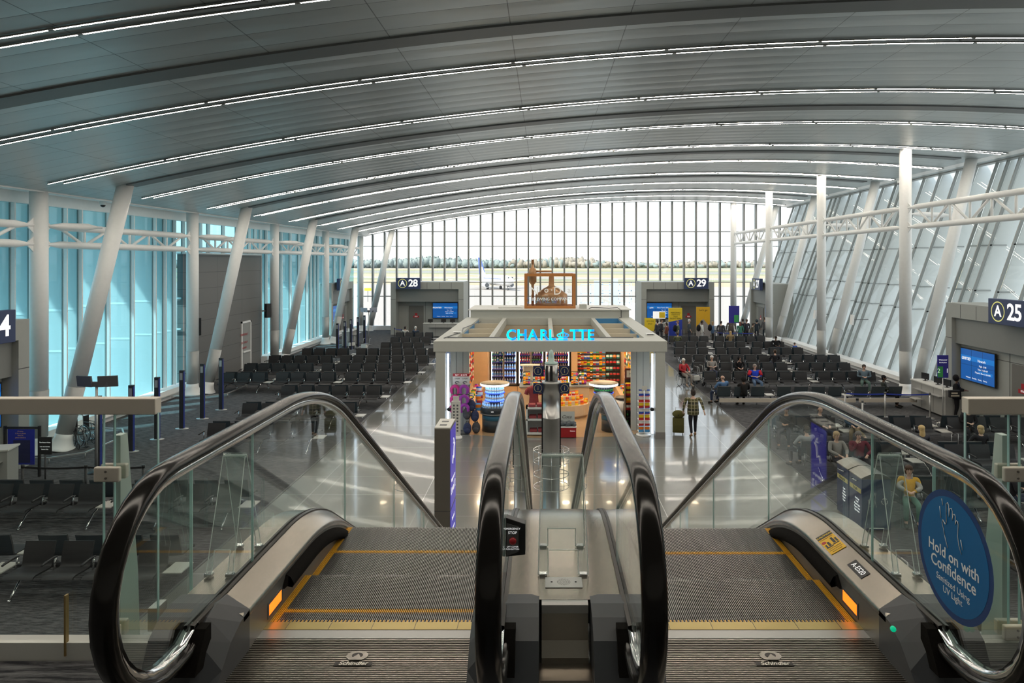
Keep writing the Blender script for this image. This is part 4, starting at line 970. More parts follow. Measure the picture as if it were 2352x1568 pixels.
for s, x in ((-1, -3.40), (1, 3.79)): O('edge_light', MB().m(mat('cool_strip', (.8, .9, 1), .5, emit=(.7, .85, 1), es=3)).bb(x - .03, x + .03, 24.0, 24.06, .1, 2.9), K)
for x in (-3.36, 3.78): O('door_knob', MB().m(black).ball((x, 24.0, .95), .075), K)
O('cable', MB().m(black).tube([(2.2, 33.9, 3.81), (2.35, 34.1, 3.85), (3.2, 34.0, 3.82), (3.6, 33.8, 3.86), (3.75, 33.47, 3.76), (3.75, 33.44, 3.4), (3.65, 33.3, 3.40)], .018, 6).m(dgrey).tube([(-3.6, 24.4, 3.41), (-3.2, 26.4, 3.42), (-3.35, 28, 3.41), (-2.9, 31, 3.42)], .016, 6).tube([(-3.5, 24.6, 3.41), (3.2, 24.62, 3.41)], .016, 6), K)
for x, y in ((-3.35, 26.2), (3.95, 25.6)): O('junction_box', MB().m(white).bb(x - .16, x + .16, y - .1, y + .1, 3.387, 3.45).m(black).bb(x - .12, x + .12, y - .102, y - .1, 3.40, 3.43), K)
O('vent_box', MB().m(kp).bb(1.75, 2.1, 34.0, 34.5, 3.79, 4.0), K)
O('roof_bar', MB().m(offw).bb(-2.3, -1.1, 34.2, 34.28, 3.79, 3.83).bb(-2.35, -1.2, 34.6, 34.66, 3.79, 3.83), K)
# letters
lm = mat('letter_light', (0, .5, 1), .4, emit=(0, .5, 1), es=1.0)
n, l, b = nodes(lm); tcx = n.new('ShaderNodeTexCoord'); sx_ = n.new('ShaderNodeSeparateXYZ'); l.new(tcx.outputs['Object'], sx_.inputs[0])
lt = n.new('ShaderNodeMath'); lt.operation = 'GREATER_THAN'; lt.inputs[1].default_value = .015; l.new(sx_.outputs[0], lt.inputs[0])
mxx = n.new('ShaderNodeMixRGB'); mxx.inputs[1].default_value = (0, .75, 1, 1); mxx.inputs[2].default_value = (0, .17, .95, 1); l.new(lt.outputs[0], mxx.inputs[0]); l.new(mxx.outputs[0], b.inputs['Emission Color'])
SG = E('roof_sign', 'illuminated cyan and blue CHARLOTTE letters standing on the front beam', 'sign', (0, KY0 + .12, 3.41))
for ch, px in (('C', 1174), ('H', 1199), ('A', 1224), ('R', 1249.5), ('L', 1268), ('T', 1319), ('T', 1338.5), ('E', 1357)):
    text(ch, (px2x(px, 23.7), 0, .17), .50, lm, FC, SG, ext=.03, ox=.012, name='letter')
cr = MB().m(lm)
for s in (-1, 1):
    for k, (w_, h_) in enumerate(((.20, .20), (.10, .23))):
        pts = [(s * w_ * math.sin(PI * t / 10) * (1 if t < 6 else 1), 0, .08 + h_ * (t / 10)) for t in range(1, 11)]
        cr.tube(pts, .018, 6)
cr.tube([(-.17, 0, .03), (.17, 0, .03)], .022, 6).tube([(-.16, 0, .085), (.16, 0, .085)], .014, 6).ball((0, 0, .37), .035).tube([(0, 0, .1), (0, 0, .34)], .014, 6)
O('crown', cr, SG, loc=(px2x(1293, 23.7), 0, -.01))
O('base_rail', MB().m(white).bb(px2x(1160, 23.7), px2x(1368, 23.7), -.03, .03, -.02, .0), SG)
# copper kettle in a wooden case
cop = mat('copper', (.48, .27, .14), .33, .75, noise=.08, nscale=3); ow = mat('orange_wood', (.50, .20, .055), .4, noise=.12, nscale=8)
KT = E('brew_kettle', 'copper brew kettle with tall stack inside an orange wooden case on the kiosk roof', 'kettle', (.265, 34.9, 3.79))
mb = MB().m(ow)
X, Yd, Z = 1.22, .62, 1.74; t_ = .065
for sx2 in (-1, 1):
    for sy in (-1, 1): mb.bb(sx2 * X - t_, sx2 * X + t_, sy * Yd - t_, sy * Yd + t_, 0, Z)
for z in (.07, Z - .06):
    for sy in (-1, 1): mb.bb(-X, X, sy * Yd - .05, sy * Yd + .05, z - .07, z + .06)
    for sx2 in (-1, 1): mb.bb(sx2 * X - .05, sx2 * X + .05, -Yd, Yd, z - .07, z + .06)
mb.bb(-X, X, -Yd, Yd, 0, .05)
O('case_frame', mb, KT)
O('kettle_body', MB().m(cop).lathe([(.02, .06), (.80, .06), (.82, .12), (.82, .62), (.80, .68), (.62, .82), (.40, .98), (.2, 1.08), (.14, 1.14), (.13, 1.62), (.12, 1.66)], (.08, .05, 0), 32, sy=.72), KT)
O('stack', MB().m(cop).lathe([(.07, .06), (.07, 1.12), (.08, 1.18), (.20, 1.32), (.20, 1.88), (.17, 1.97), (.07, 2.06), (.07, 2.42), (.08, 2.42), (.08, 2.45), (.02, 2.45)], (-.88, .0, 0), 20), KT)
O('pipe', MB().m(cop).cyl((-.7, 0, 1.85), (.1, .05, 1.85), .05), KT)
O('case_glass', MB().m(glass('case_glass', (.93, .95, .95))).bb(-X + .06, X - .06, -Yd - .01, -Yd, .14, Z - .12), KT)
gl = mat('gilt_lettering', (.75, .74, .68), .5, emit=(.8, .8, .75), es=.2)
for ch, x, z, q in (('N', -.78, .86, .56), ('o', -.18, .92, .42), ('·', .09, .9, .5), ('D', .38, .86, .56), ('·', .68, .9, .5), ('a', .96, .92, .42)): text(ch, (x, -Yd - .02, z), q, gl, FC, KT)
O('underline', MB().m(gl).bb(-.28, -.10, -Yd - .02, -Yd - .015, .66, .68), KT)
text('BREWING COMPANY', (.06, -Yd - .02, .46), .20, gl, FC, KT)
# ---------------- goods
def bottle_mesh(body, cap, label, r=.034, h=.22):
    mb = MB().m(body).lathe([(.0, 0), (r, 0), (r, h * .28)], seg=8).m(label).lathe([(r * 1.02, h * .28), (r * 1.02, h * .58)], seg=8).m(body).lathe([(r, h * .58), (r * .9, h * .70), (r * .42, h * .86), (r * .4, h * .92)], seg=8).m(cap).lathe([(r * .45, h * .9), (r * .45, h), (0, h)], seg=8)
    return mb.mesh('bottle')
C_ = {'red': (.55, .02, .02), 'orange': (.85, .22, .01), 'yellow': (.85, .60, .02), 'blue': (.02, .08, .50), 'sky': (.08, .35, .70), 'green': (.03, .30, .06), 'purple': (.20, .03, .35), 'black': (.02, .02, .025), 'white': (.75, .75, .72), 'pink': (.65, .05, .25), 'brown': (.16, .07, .03), 'teal': (.02, .25, .25)}
PM = {k: mat('pack_' + k, v, .3, coat=.3) for k, v in C_.items()}
BM = {k: bottle_mesh(PM[k] if k not in ('white', 'sky') else mat('water_' + k, (.30, .55, .85) if k == 'sky' else (.6, .66, .7), .08, emit=(.25, .5, 1) if k == 'sky' else None, es=.5), PM['white' if k != 'white' else 'blue'], PM[{'sky': 'white', 'white': 'sky', 'black': 'green'}.get(k, 'white')]) for k in ('sky', 'white', 'red', 'green', 'orange', 'purple', 'black', 'brown')}
def pack_mesh(m1, m2, w_=.16, h=.21, d=.06):
    nu, nv = 5, 6; mb = MB()
    for s in (-1, 1):
        pts = []
        for i in range(nu):
            for j in range(nv):
                u, v = i / (nu - 1) * 2 - 1, j / (nv - 1); bul = (1 - u ** 2) ** .5 * math.sin(PI * v) ** .6 if 0 < v < 1 else 0
                pts.append((u * w_ / 2 * (1 - .06 * math.sin(PI * v)), s * d / 2 * bul, v * h))
        fs = [(i * nv + j, i * nv + j + 1, (i + 1) * nv + j + 1, (i + 1) * nv + j) for i in range(nu - 1) for j in range(nv - 1)]
        a = [f for q, f in enumerate(fs) if q % (nv - 1) in (0, 1, 4)]; b2 = [f for q, f in enumerate(fs) if q % (nv - 1) not in (0, 1, 4)]
        mb.m(m1)._add(pts, a, True); mb.m(m2)._add(pts, b2, True)
    return mb.mesh('snack_bag')
PK = {(a, b2): pack_mesh(PM[a], PM[b2]) for a, b2 in (('red', 'white'), ('red', 'yellow'), ('orange', 'yellow'), ('yellow', 'red'), ('yellow', 'orange'), ('blue', 'white'), ('sky', 'orange'), ('green', 'yellow'), ('purple', 'pink'), ('black', 'red'), ('white', 'red'), ('brown', 'orange'), ('pink', 'white'), ('orange', 'red'), ('blue', 'yellow'), ('teal', 'white'))}
PKL = list(PK)
rg_ = random.Random(11)
def bag(key, loc, where, sc=1, rz=0, tilt=-.12):
    o = O('snack_bag', PK[key], label='%s and %s snack bag %s' % (key[0], key[1], where), cat='snack', group='snack bags ' + where, loc=loc, rot=(tilt, 0, rz))
    o.scale = (sc,) * 3; return o
def bottle(k, loc, where, sc=1):
    nm = {'sky': 'clear blue water', 'white': 'clear water'}.get(k, k)
    o = O('bottle', BM[k], label='%s bottle %s' % (nm, where), cat='bottle', group='bottles ' + where, loc=loc); o.scale = (sc,) * 3; return o
# coolers
cool = mat('cooler_black', (.015, .015, .018), .4); shelfb = mat('cooler_shelf', (.03, .03, .16), .4, emit=(.1, .1, .6), es=.15)
clt = mat('cooler_light', (.8, .9, 1), .5, emit=(.8, .9, 1), es=5)
for ci, (xa, xb, lab, kinds) in enumerate(((-2.60, -1.30, 'left double door drinks cooler at the back of the shop', ('white', 'sky', 'green', 'white')), (-1.28, -.02, 'middle double door drinks cooler at the back of the shop', ('white', 'purple', 'red', 'black')), (.0, 1.22, 'open drinks cooler at the back of the shop beside the snack wall', ('brown', 'brown', 'orange', 'red')))):
    c = E('drinks_cooler', lab, 'cooler', (0, 0, 0))
    O('cabinet', MB().m(cool).bb(xa, xb, 33.05, 33.18, .28, 2.15).bb(xa, xa + .05, 32.5, 33.1, .28, 2.15).bb(xb - .05, xb, 32.5, 33.1, .28, 2.15).bb(xa, xb, 32.5, 33.1, 2.05, 2.15).bb(xa, xb, 32.5, 33.1, .2, .30), c)
    O('plinth', MB().m(kwood).bb(xa, xb, 32.45, 33.1, .009, .2), c)
    for x in (xa + .06, xb - .08): O('cooler_tube', MB().m(clt).bb(x, x + .02, 32.56, 32.58, .35, 2.0), c)
    xm = (xa + xb) / 2
    for zi in range(5):
        z = .32 + zi * .34
        O('shelf', MB().m(shelfb).bb(xa + .05, xb - .05, 32.58, 33.05, z - .02, z), c)
        for i in range(10):
            xx = xa + .12 + i * (xb - xa - .24) / 9
            if abs(xx - xm) < .03: continue
            k = kinds[(0 if xx < xm else 1) + (2 if zi > 2 and rg_.random() < .75 else 0)]
            if zi == 0: k = 'white' if ci < 2 else 'orange'
            bottle(k, (xx, 32.66, z + .001), ('in the left double door cooler', 'in the middle double door cooler', 'in the open cooler')[ci], 1.15)
    if ci < 2:
        for a, b2 in ((xa + .03, xm), (xm, xb - .03)):
            d = O('door', MB().m(steel).bb(a, a + .035, 32.46, 32.5, .3, 2.08).bb(b2 - .035, b2, 32.46, 32.5, .3, 2.08).bb(a, b2, 32.46, 32.5, 2.03, 2.08).bb(a, b2, 32.46, 32.5, .3, .35), c)
            O('handle', MB().m(alu).bb(b2 - .05, b2 - .03, 32.42, 32.46, .9, 1.4), d); O('pane', MB().m(glass('cooler_glass', (.95, .96, .96))).bb(a, b2, 32.475, 32.48, .33, 2.05), d)
# snack wall
sw = E('snack_wall', 'tall shelf wall of colourful snacks at the back right of the shop', 'shelf')
O('back_panel', MB().m(kwood).bb(1.56, 3.68, 33.12, 33.19, .1, 2.6), sw)
O('dark_panel', MB().m(cool).bb(2.95, 3.66, 33.08, 33.12, .1, 2.6), sw)
for zi in range(7):
    z = .30 + zi * .29
    O('shelf', MB().m(dgrey).bb(1.58, 2.92, 32.75, 33.1, z - .02, z).m(wtext).bb(1.7, 1.76, 32.745, 32.75, z - .025, z + .0).bb(2.2, 2.26, 32.745, 32.75, z - .025, z), sw)
    for i in range(9):
        k = rg_.choice(PKL[:9] if zi > 2 else PKL[3:]); bag(k, (1.66 + i * .148, 32.85, z), 'on the back snack wall', .95)
    for i in range(4): bag(rg_.choice([('black', 'red'), ('teal', 'white'), ('brown', 'orange'), ('black', 'red')]), (3.04 + i * .17, 33.0, z), 'on the dark pegs of the snack wall', .9)
# pegged goods along both side walls
for s, x in ((-1, -3.24), (1, 3.64)):
    for i in range(9):
        for j in range(5):
            k = rg_.choice(PKL if s > 0 else [('white', 'red'), ('yellow', 'orange'), ('black', 'red'), ('white', 'red'), ('sky', 'orange')])
            bag(k, (x, 25.6 + i * .66, .75 + j * .36 + .05 * (i % 2)), 'pegged on the %s side wall of the shop' % ('left' if s < 0 else 'right'), 1.5, R(90), 0)
for s, (x0, x1) in ((-1, (-3.3, -2.75)), (1, (3.2, 3.7))):
    g = E('low_shelf', 'low wooden shelf along the %s side wall of the shop' % ('left' if s < 0 else 'right'), 'shelf'); O('board', MB().m(kwood).bb(x0, x1, 26.5, 31.0, .42, .48), g); O('support', MB().m(kwood).bb(x0, x1 - s * 0 - .1, 26.6, 30.9, .008, .42), g)
    for i in range(8): bag(rg_.choice(PKL), ((x0 + x1) / 2, 26.8 + i * .5, .48), 'on the %s low shelf' % ('left' if s < 0 else 'right'), 1.1)
# round drink towers
for ti, (x, k, lab) in enumerate(((-1.82, 'sky', 'round lit drinks tower of blue water bottles at the left of the shop entrance'), (2.15, 'white', 'round lit drinks tower partly behind the right centre handrail'))):
    t_ = E('drinks_tower', lab, 'display', (x, 24.9, .008))
    O('base', MB().m(mat('tower_base', (.03, .04, .05), .4)).lathe([(.46, 0), (.46, .42)], seg=32).m(mat('tower_blue', (.03, .16, .28), .4)).lathe([(.462, .42), (.462, .60)], seg=32), t_)
    O('basin', MB().m(mat('tower_base')).lathe([(.46, .58), (.53, .66), (.53, .86), (.50, .88), (.50, .80), (.0, .80)], seg=32).m(grey).lathe([(.535, .63), (.535, .66)], seg=32), t_)
    O('core', MB().m(dgrey).lathe([(.2, .8), (.2, 1.66)], seg=20), t_)
    for z in (1.10, 1.38): O('ring_shelf', MB().m(mat('ring_blue', (.02, .05, .3), .4, emit=(.05, .15, 1), es=.5)).lathe([(.2, z - .02), (.37, z - .02), (.37, z), (.2, z)], seg=32), t_)
    O('lid', MB().m(mat('lid_top', (.40, .35, .26), .5)).lathe([(.0, 1.74), (.53, 1.72), (.53, 1.715)][::-1], seg=40).m(mat('lid_light', (.9, .95, 1), .4, emit=(.75, .88, 1), es=1.6)).lathe([(.2, 1.64), (.52, 1.64), (.53, 1.66), (.53, 1.715)], seg=40), t_)
    O('collar_glass', MB().m(acr).lathe([(.535, .86), (.535, .98)], seg=32), t_)
    text('XR', (-.05, -.532, .76), .08, wtext, FC, t_, ext=.001)
    for (r_, z, n_) in ((.43, .805, 26), (.31, 1.101, 22), (.31, 1.381, 22)):
        for i in range(n_):
            a = 2 * PI * i / n_
            bottle(k if not (ti and z > 1.3) else 'black', (x + r_ * math.cos(a), 24.9 + r_ * math.sin(a), .008 + z), 'standing in rings on the %s' % ['left lit drinks tower', 'right lit drinks tower'][ti], 1.08)
# counters
ctm = mat('counter_cream', (.62, .52, .38), .45); ctop = mat('counter_slate', (.20, .24, .26), .35)
c = E('checkout_counter', 'cream checkout counter with slate top at the left of the shop', 'counter'); O('body', MB().m(ctm).bb(-1.0, .35, 28.2, 29.2, .008, .95), c); O('top', MB().m(ctop).bb(-1.05, .4, 28.1, 29.25, .95, .99), c)
c = E('checkout_counter', 'cream checkout counter with slate top near the copper handrail side of the shop', 'counter'); c['label'] = 'cream checkout counter with slate top just right of the steel info pole'; O('body', MB().m(ctm).bb(.6, 1.85, 28.3, 29.2, .008, .95), c); O('top', MB().m(ctop).bb(.55, 1.9, 28.2, 29.25, .95, .99), c)
for i, (x, y) in enumerate(((-.75, 28.5), (-.35, 28.5), (.0, 28.6), (.85, 28.6), (1.25, 28.5), (1.6, 28.6))):
    r_ = E('counter_rack', 'small counter rack packed with coloured sweets, %s from the left' % cnt[i], 'rack', (x, y, .99))
    O('frame', MB().m(black).bb(-.14, .14, .0, .2, 0, .03).bb(-.14, -.12, .1, .12, 0, .55).bb(.12, .14, .1, .12, 0, .55).bb(-.14, .14, .1, .12, .53, .55), r_)
    for a in range(3):
        for b2 in range(3): bag(rg_.choice(PKL), (x - .1 + a * .1, y + .03 + .03 * b2, 1.02 + b2 * .17), 'in the counter racks of the shop', .62)
h = E('merch_house', 'white wooden display frame with hanging trinkets on the left counter', 'display', (-.62, 28.9, .99))
O('frame', MB().m(offw).bb(-.3, -.26, -.1, .1, 0, .75).bb(.26, .3, -.1, .1, 0, .75).bb(-.42, .42, -.14, .14, .75, .80).bb(-.3, .3, .08, .1, .1, .7), h)
cb = E('candy_counter', 'curved cream counter faced with stepped orange and red candy', 'counter', (0.35, 27.2, .008))
arc = [(0, 0)] + [(1.05 * math.sin(PI / 2 * i / 10) + .35, -.75 * math.cos(PI / 2 * i / 10) - .0) for i in range(11)] + [(1.4, .3), (0, .3)]
arc = [(0, -.75)] + arc[1:-1] + [(0, .3)]
O('body', MB().m(ctm).prism(arc, 2, .1, .52), cb); O('plinth', MB().m(kwood).prism([(x * .95, y * .9) for x, y in arc], 2, 0, .1), cb)
O('steps', MB().m(cream).prism([(x * .86, y * .74) for x, y in arc], 2, .52, .66).prism([(x * .72, y * .45) for x, y in arc], 2, .66, .82), cb)
for t_, (f, z) in enumerate(((.93, .53), (.80, .67), (.66, .83))):
    for i in range(11):
        u = i / 10; a = arc[1:12]
        if u < .5: x, y = u * 2 * .5, -.75
        else: q = (u - .5) * 2; x, y = .35 + 1.05 * math.sin(PI / 2 * q), -.75 * math.cos(PI / 2 * q)
        bag(rg_.choice([('orange', 'yellow'), ('orange', 'red'), ('red', 'yellow'), ('yellow', 'orange'), ('red', 'white')]), (.35 + x * f, 27.2 + y * (.93, .62, .3)[t_], z + .005), 'on the curved candy counter', .85, 0, -.35)
cs_ = E('can_cooler', 'white and black cylindrical CELSIUS can cooler beside the right snack rack', 'cooler', (3.0, 26.2, .008))
O('body', MB().m(black).lathe([(.27, 0), (.27, .22)], seg=28).m(mat('can_white', (.72, .72, .70), .35)).lathe([(.28, .22), (.28, .86)], seg=28).m(black).lathe([(.29, .86), (.29, .93), (.26, .95), (.0, .95)], seg=28), cs_)
text('CELSIUS', (.13, -.262, .54), .15, black, (R(90), R(-90), 0), cs_, ext=.012)
O('can_picture', MB().m(dgrey).lathe([(.284, .3), (.284, .75)], seg=28), cs_).scale = (.25, 1, 1)
# right snack rack and front spinner
r_ = E('snack_rack', 'dark five tier snack rack with poster header inside the right kiosk post', 'rack', (3.42, 25.45, 0))
O('frame', MB().m(mat('rack_dark', (.03, .025, .025), .4)).bb(-.42, .42, .1, .2, .02, 1.75).bb(-.44, -.42, -.25, .2, .02, 1.6).bb(.42, .44, -.25, .2, .02, 1.6), r_)
O('header', MB().m(mat('rack_maroon', (.10, .02, .02), .4)).bb(-.42, .42, .05, .12, 1.75, 2.15).m(offw).bb(-.36, .36, .04, .05, 1.82, 2.08), r_); text('SNACKS + MORE', (0, .035, 1.95), .07, black, FC, r_)
for zi in range(6):
    z = .12 + zi * .26
    O('shelf', MB().m(black).bb(-.42, .42, -.22, .1, z - .02, z), r_)
    for i in range(5):
        if zi < 2: bottle('black', (3.42 - .34 + i * .17, 25.36, z + .001), 'at the bottom of the right snack rack', 1)
        else: bag([('red', 'white'), ('orange', 'yellow'), ('red', 'yellow'), ('yellow', 'red')][zi - 2] if i < 3 else [('red', 'white'), ('red', 'yellow'), ('green', 'yellow'), ('sky', 'orange')][zi - 2], (3.42 - .34 + i * .17, 25.33, z), 'in the dark right snack rack', 1.1)
s_ = E('snack_spinner', 'slim white spinner of snack bags in front of the right snack rack', 'rack', (3.50, 24.15, 0))
O('base', MB().m(white).lathe([(.26, 0), (.26, .05), (.05, .07)], seg=24), s_); O('pole', MB().m(white).cyl((0, 0, .05), (0, 0, 1.62), .03), s_); O('sign', MB().m(offw).bb(-.09, .09, -.2, -.19, 1.62, 1.78), s_)
for zi in range(7):
    k = [('sky', 'orange'), ('red', 'white'), ('red', 'yellow'), ('blue', 'white'), ('red', 'yellow'), ('red', 'white'), ('blue', 'white')][zi]
    O('wire_shelf', MB().m(white).bb(-.2, .2, -.2, .2, .14 + zi * .21, .146 + zi * .21), s_)
    for i in (-1, 1): bag(k, (3.50 + i * .105, 24.0, .15 + zi * .21), 'on the slim white spinner', 1.15, 0, 0)
# left side goods
r_ = E('pillow_rack', 'wire rack with a red header sign and pink neck pillows at the left kiosk post', 'rack', (-3.0, 24.5, 0))
O('frame', MB().m(dgrey).bb(-.30, -.27, .05, .08, .01, 1.9).bb(.27, .30, .05, .08, .01, 1.9).bb(-.3, .3, .04, .07, 1.35, 1.38).bb(-.3, .3, -.25, .25, .01, .04), r_)
O('header', MB().m(red).bb(-.3, .3, .02, .05, 2.02, 2.12).m(offw).bb(-.3, .3, .02, .05, 1.72, 2.02), r_); text('BUY 1 & SAVE', (0, .015, 2.07), .07, wtext, FC, r_); 
for x in (-.14, .14): text('2 FOR', (x, .015, 1.94), .07, black, FC, r_); O('picture', MB().m(dgrey).tube([(x + .07 * math.cos(q), .01, 1.8 + .04 * math.sin(q)) for q in [i * .6 for i in range(9)]], .014, 5), r_)
pink = mat('pillow_pink', (.50, .03, .20), .8, noise=.2, nscale=40); blk2 = mat('pillow_violet', (.35, .05, .40), .8)
def upillow(m): return MB().m(m).tube([(-.09, 0, -.13), (-.13, 0, -.05), (-.13, 0, .06), (-.07, 0, .13), (0, 0, .15), (.07, 0, .13), (.13, 0, .06), (.13, 0, -.05), (.09, 0, -.13)], [.035, .055, .06, .06, .06, .06, .06, .055, .035], 10).mesh('neck_pillow')
UP = [upillow(pink), upillow(blk2)]
for i, (x, z) in enumerate(((-3.2, 1.55), (-2.88, 1.55), (-3.2, 1.2), (-2.88, 1.2), (-3.22, .88), (-2.86, .88))): O('neck_pillow', UP[1 if i % 2 else 0], label=('violet' if i % 2 else 'pink') + ' neck pillow hanging on the left rack, ' + ('upper', 'middle', 'lower')[i // 2] + ' one of its column', cat='pillow', loc=(x, 24.38, z))
g = E('gadget_stand', 'tall white gadget stand with rows of small packets beside the left kiosk post', 'display', (-3.08, 23.72, 0)); O('body', MB().m(offw).bb(-.15, .15, -.08, .08, .1, 1.3), g); O('base', MB().m(white).lathe([(.22, 0), (.22, .06), (.15, .1)], seg=20), g); O('header', MB().m(offw).bb(-.1, .1, -.03, .03, 1.3, 1.46), g)
mb = MB().m(dgrey)
for i in range(2):
    for j in range(9): mb.bb(-.09 + i * .12, -.03 + i * .12, -.083, -.08, .25 + j * .11, .31 + j * .11)
O('packets', mb, g)['kind'] = 'stuff'
pk = mat('backpack_navy', (.03, .04, .10), .8, noise=.5, nscale=60); pk2 = mat('backpack_grey', (.07, .07, .08), .8)
for i, (x, y, z, m_) in enumerate(((-2.62, 24.5, .78, pk), (-2.5, 24.45, .42, pk), (-2.78, 24.42, .5, pk2), (-2.45, 24.42, .009, pk2), (-2.75, 24.3, .009, pk))):
    b_ = E('backpack', ['navy patterned backpack hanging highest at the left rack', 'navy patterned backpack hanging lowest at the left rack', 'grey backpack hanging beside the navy ones', 'grey backpack on the shop floor by the left rack', 'navy backpack on the shop floor by the white gadget stand'][i], 'backpack', (x, y, z))
    O('bag', MB().m(m_).ball((0, 0, .2), (.15, .1, .21)), b_); O('pocket', MB().m(m_).ball((0, -.08, .13), (.11, .06, .10)), b_); O('strap', MB().m(black).tube([(-.06, .02, .38), (-.03, .0, .46), (.03, .0, .46), (.06, .02, .38)], .012, 6), b_)
for i in range(5): bag([('sky', 'orange'), ('orange', 'red'), ('sky', 'orange'), ('red', 'white'), ('blue', 'white')][i], (-2.42 + .05 * (i % 2), 24.7 + .1 * i, .75 + .13 * i), 'hanging beside the navy backpacks', 1.3)
# red cooler, white unit, maroon shirts
rc = E('cool_box', 'red cool box with open white lid heaped with grey caps', 'cool box', (.77, 23.95, 0))
O('box', MB().m(mat('cooler_red', (.35, .015, .02), .35)).bb(-.33, .33, -.2, .2, .02, .36).m(white).bb(-.34, .34, -.21, .21, .36, .40), rc, bev=.01)
O('lid', MB().m(mat('lid_grey', (.45, .48, .46), .4)).box((-.02, .24, .62), (.62, .05, .42), (R(-12), 0, 0)), rc); text('Coca', (0, .175, .66), .16, black, FC, rc, shear=.4)
text('Coleman', (.2, -.205, .25), .05, wtext, FC, rc)
for i in range(14): O('cap', MB().m(mat('cap_grey', (.10, .12, .14), .8)).ball((0, 0, 0), (.085, .085, .06), 10, 6).bb(-.05, .05, -.13, -.05, -.02, -.01), label='grey cap heaped in the red cool box', cat='cap', group='grey caps in the cool box', loc=(.77 - .26 + .087 * (i % 7), 23.88 + .14 * (i // 7), .44 + .03 * (i % 3)))
u = E('shirt_display', 'white wooden merchandise unit with folded maroon shirts left of the steel pole', 'display', (-.38, 24.25, 0))
O('body', MB().m(mat('unit_white', (.62, .68, .68), .5)).bb(-.28, .40, -.25, .3, .06, .12).bb(-.28, -.22, -.25, .3, .12, 1.0).bb(.34, .40, -.25, .3, .12, 1.0).bb(-.28, .4, .24, .3, .12, 1.0).bb(-.28, .4, -.25, .3, .55, .60).bb(-.28, .4, -.25, .3, .95, 1.0), u)
mar = mat('maroon_cloth', (.28, .05, .06), .9, noise=.2, nscale=20)
for i, (x, z) in enumerate(((-.45, 1.005), (-.15, 1.005), (-.42, .605), (-.12, .605), (-.4, .125), (-.1, .125))): O('folded_shirt', MB().m(mar).bb(-.13, .13, -.16, .16, 0, .09 + .02 * (i % 2)), label='folded maroon shirt on the white unit, %s' % ['top left', 'top right', 'middle left', 'middle right', 'bottom left', 'bottom right'][i], cat='shirt', loc=(x, 24.25, z), bev=.02)
for i, (x, y, z) in enumerate(((-.40, 25.3, 0), (.33, 25.2, 0))):
    m_ = E('mannequin', ['maroon shirt on a mannequin torso, left of the steel pole', 'maroon shirt on a mannequin torso, right of the steel pole'][i], 'mannequin', (x, y, z))
    O('stand', MB().m(black).cyl((0, 0, .02), (0, 0, 1.0), .02).lathe([(.2, 0), (.2, .02), (.02, .03)], seg=16), m_)
    O('shirt', MB().m(mar).lathe([(.17, .85), (.18, .95), (.16, 1.15), (.20, 1.35), (.21, 1.45), (.13, 1.53), (.06, 1.56)], seg=16, sy=.6).tube([(-.17, 0, 1.47), (-.25, 0, 1.35), (-.28, -.02, 1.22)], [.07, .08, .085], 10).tube([(.17, 0, 1.47), (.25, 0, 1.35), (.28, -.02, 1.22)], [.07, .08, .085], 10), m_)
    O('neck', MB().m(offw).cyl((0, 0, 1.54), (0, 0, 1.62), .05), m_)
# ================================================================ INFORMATION POLE, PYLON, BINS
ip = E('information_pole', 'tall round steel information pole with navy signs between the escalators', 'information pole', (.15, 15.5, 0))
O('lower_tube', MB().m(mat('pole_steel', (.50, .50, .49), .30, .9)).lathe([(.23, 0), (.23, .05), (.19, .06), (.19, 2.6), (.193, 2.6), (.193, 2.62), (.19, 2.62), (.19, 3.38), (.21, 3.38), (.21, 3.43), (.0, 3.43)], seg=32), ip)
O('upper_tube', MB().m(mat('pole_steel')).lathe([(.15, 3.43), (.15, 3.82), (.0, 3.82)], seg=28).m(black).bb(-.03, .03, -.155, -.148, 3.46, 3.8).bb(-.12, -.08, -.13, -.1, 3.46, 3.8), ip)
O('finial', MB().m(mat('finial_glass', (.45, .62, .58), .15)).lathe([(.15, 3.82), (.15, 3.86), (.07, 3.88), (.065, 4.0), (.04, 4.12), (.0, 4.15)], seg=20), ip)
for s in (-1, 1):
    O('board', MB().m(black).bb(s * .19 - .03, s * .19 + .03, .06, .14, 1.45, 3.2), ip)
    for z in (3.27, 3.66):
        b_ = O('sign_plate', MB().m(navy).bb(s * .29 - .12, s * .29 + .12, -.02, .0, z - .12, z + .12), ip)
        mb = MB().m(mat('sign_gold', (.65, .58, .30), .5)); cx_ = s * .29 + s * .01
        ang = [(-PI / 2 + s * .5) + (2 * PI - .5) * i / 24 * s for i in range(25)]
        pts = [(cx_ + .085 * math.cos(a), -.022, z + .005 + .085 * math.sin(a)) for a in ang] + [(cx_ - s * .085, -.022, z - .09)]
        mb.tube(pts, .005, 5, closed=True); O('speech_ring', mb, b_)
        text('i', (cx_, -.022, z), .13, mat('sign_gold'), FC, b_)
for z in (1.05, 1.33, 1.62, 1.88):
    O('brochure_ring', MB().m(chrome).tube([(.40 * math.cos(2 * PI * i / 28), .40 * math.sin(2 * PI * i / 28), z) for i in range(28)], .008, 6, closed=True), ip)
    O('spokes', MB().m(chrome).tube([(-.4, 0, z), (-.19, 0, z)], .006, 5).tube([(.4, 0, z), (.19, 0, z)], .006, 5).tube([(0, -.4, z), (0, -.19, z)], .006, 5), ip)
for a in range(0, 360, 45): O('upright', MB().m(chrome).tube([(.4 * math.cos(R(a)), .4 * math.sin(R(a)), z) for z in (1.05, 1.9)], .007, 5), ip)
dp = E('directory_pylon', 'grey directory pylon with violet sign face beside the left escalator', 'pylon', (-1.755, 12.05, 0))
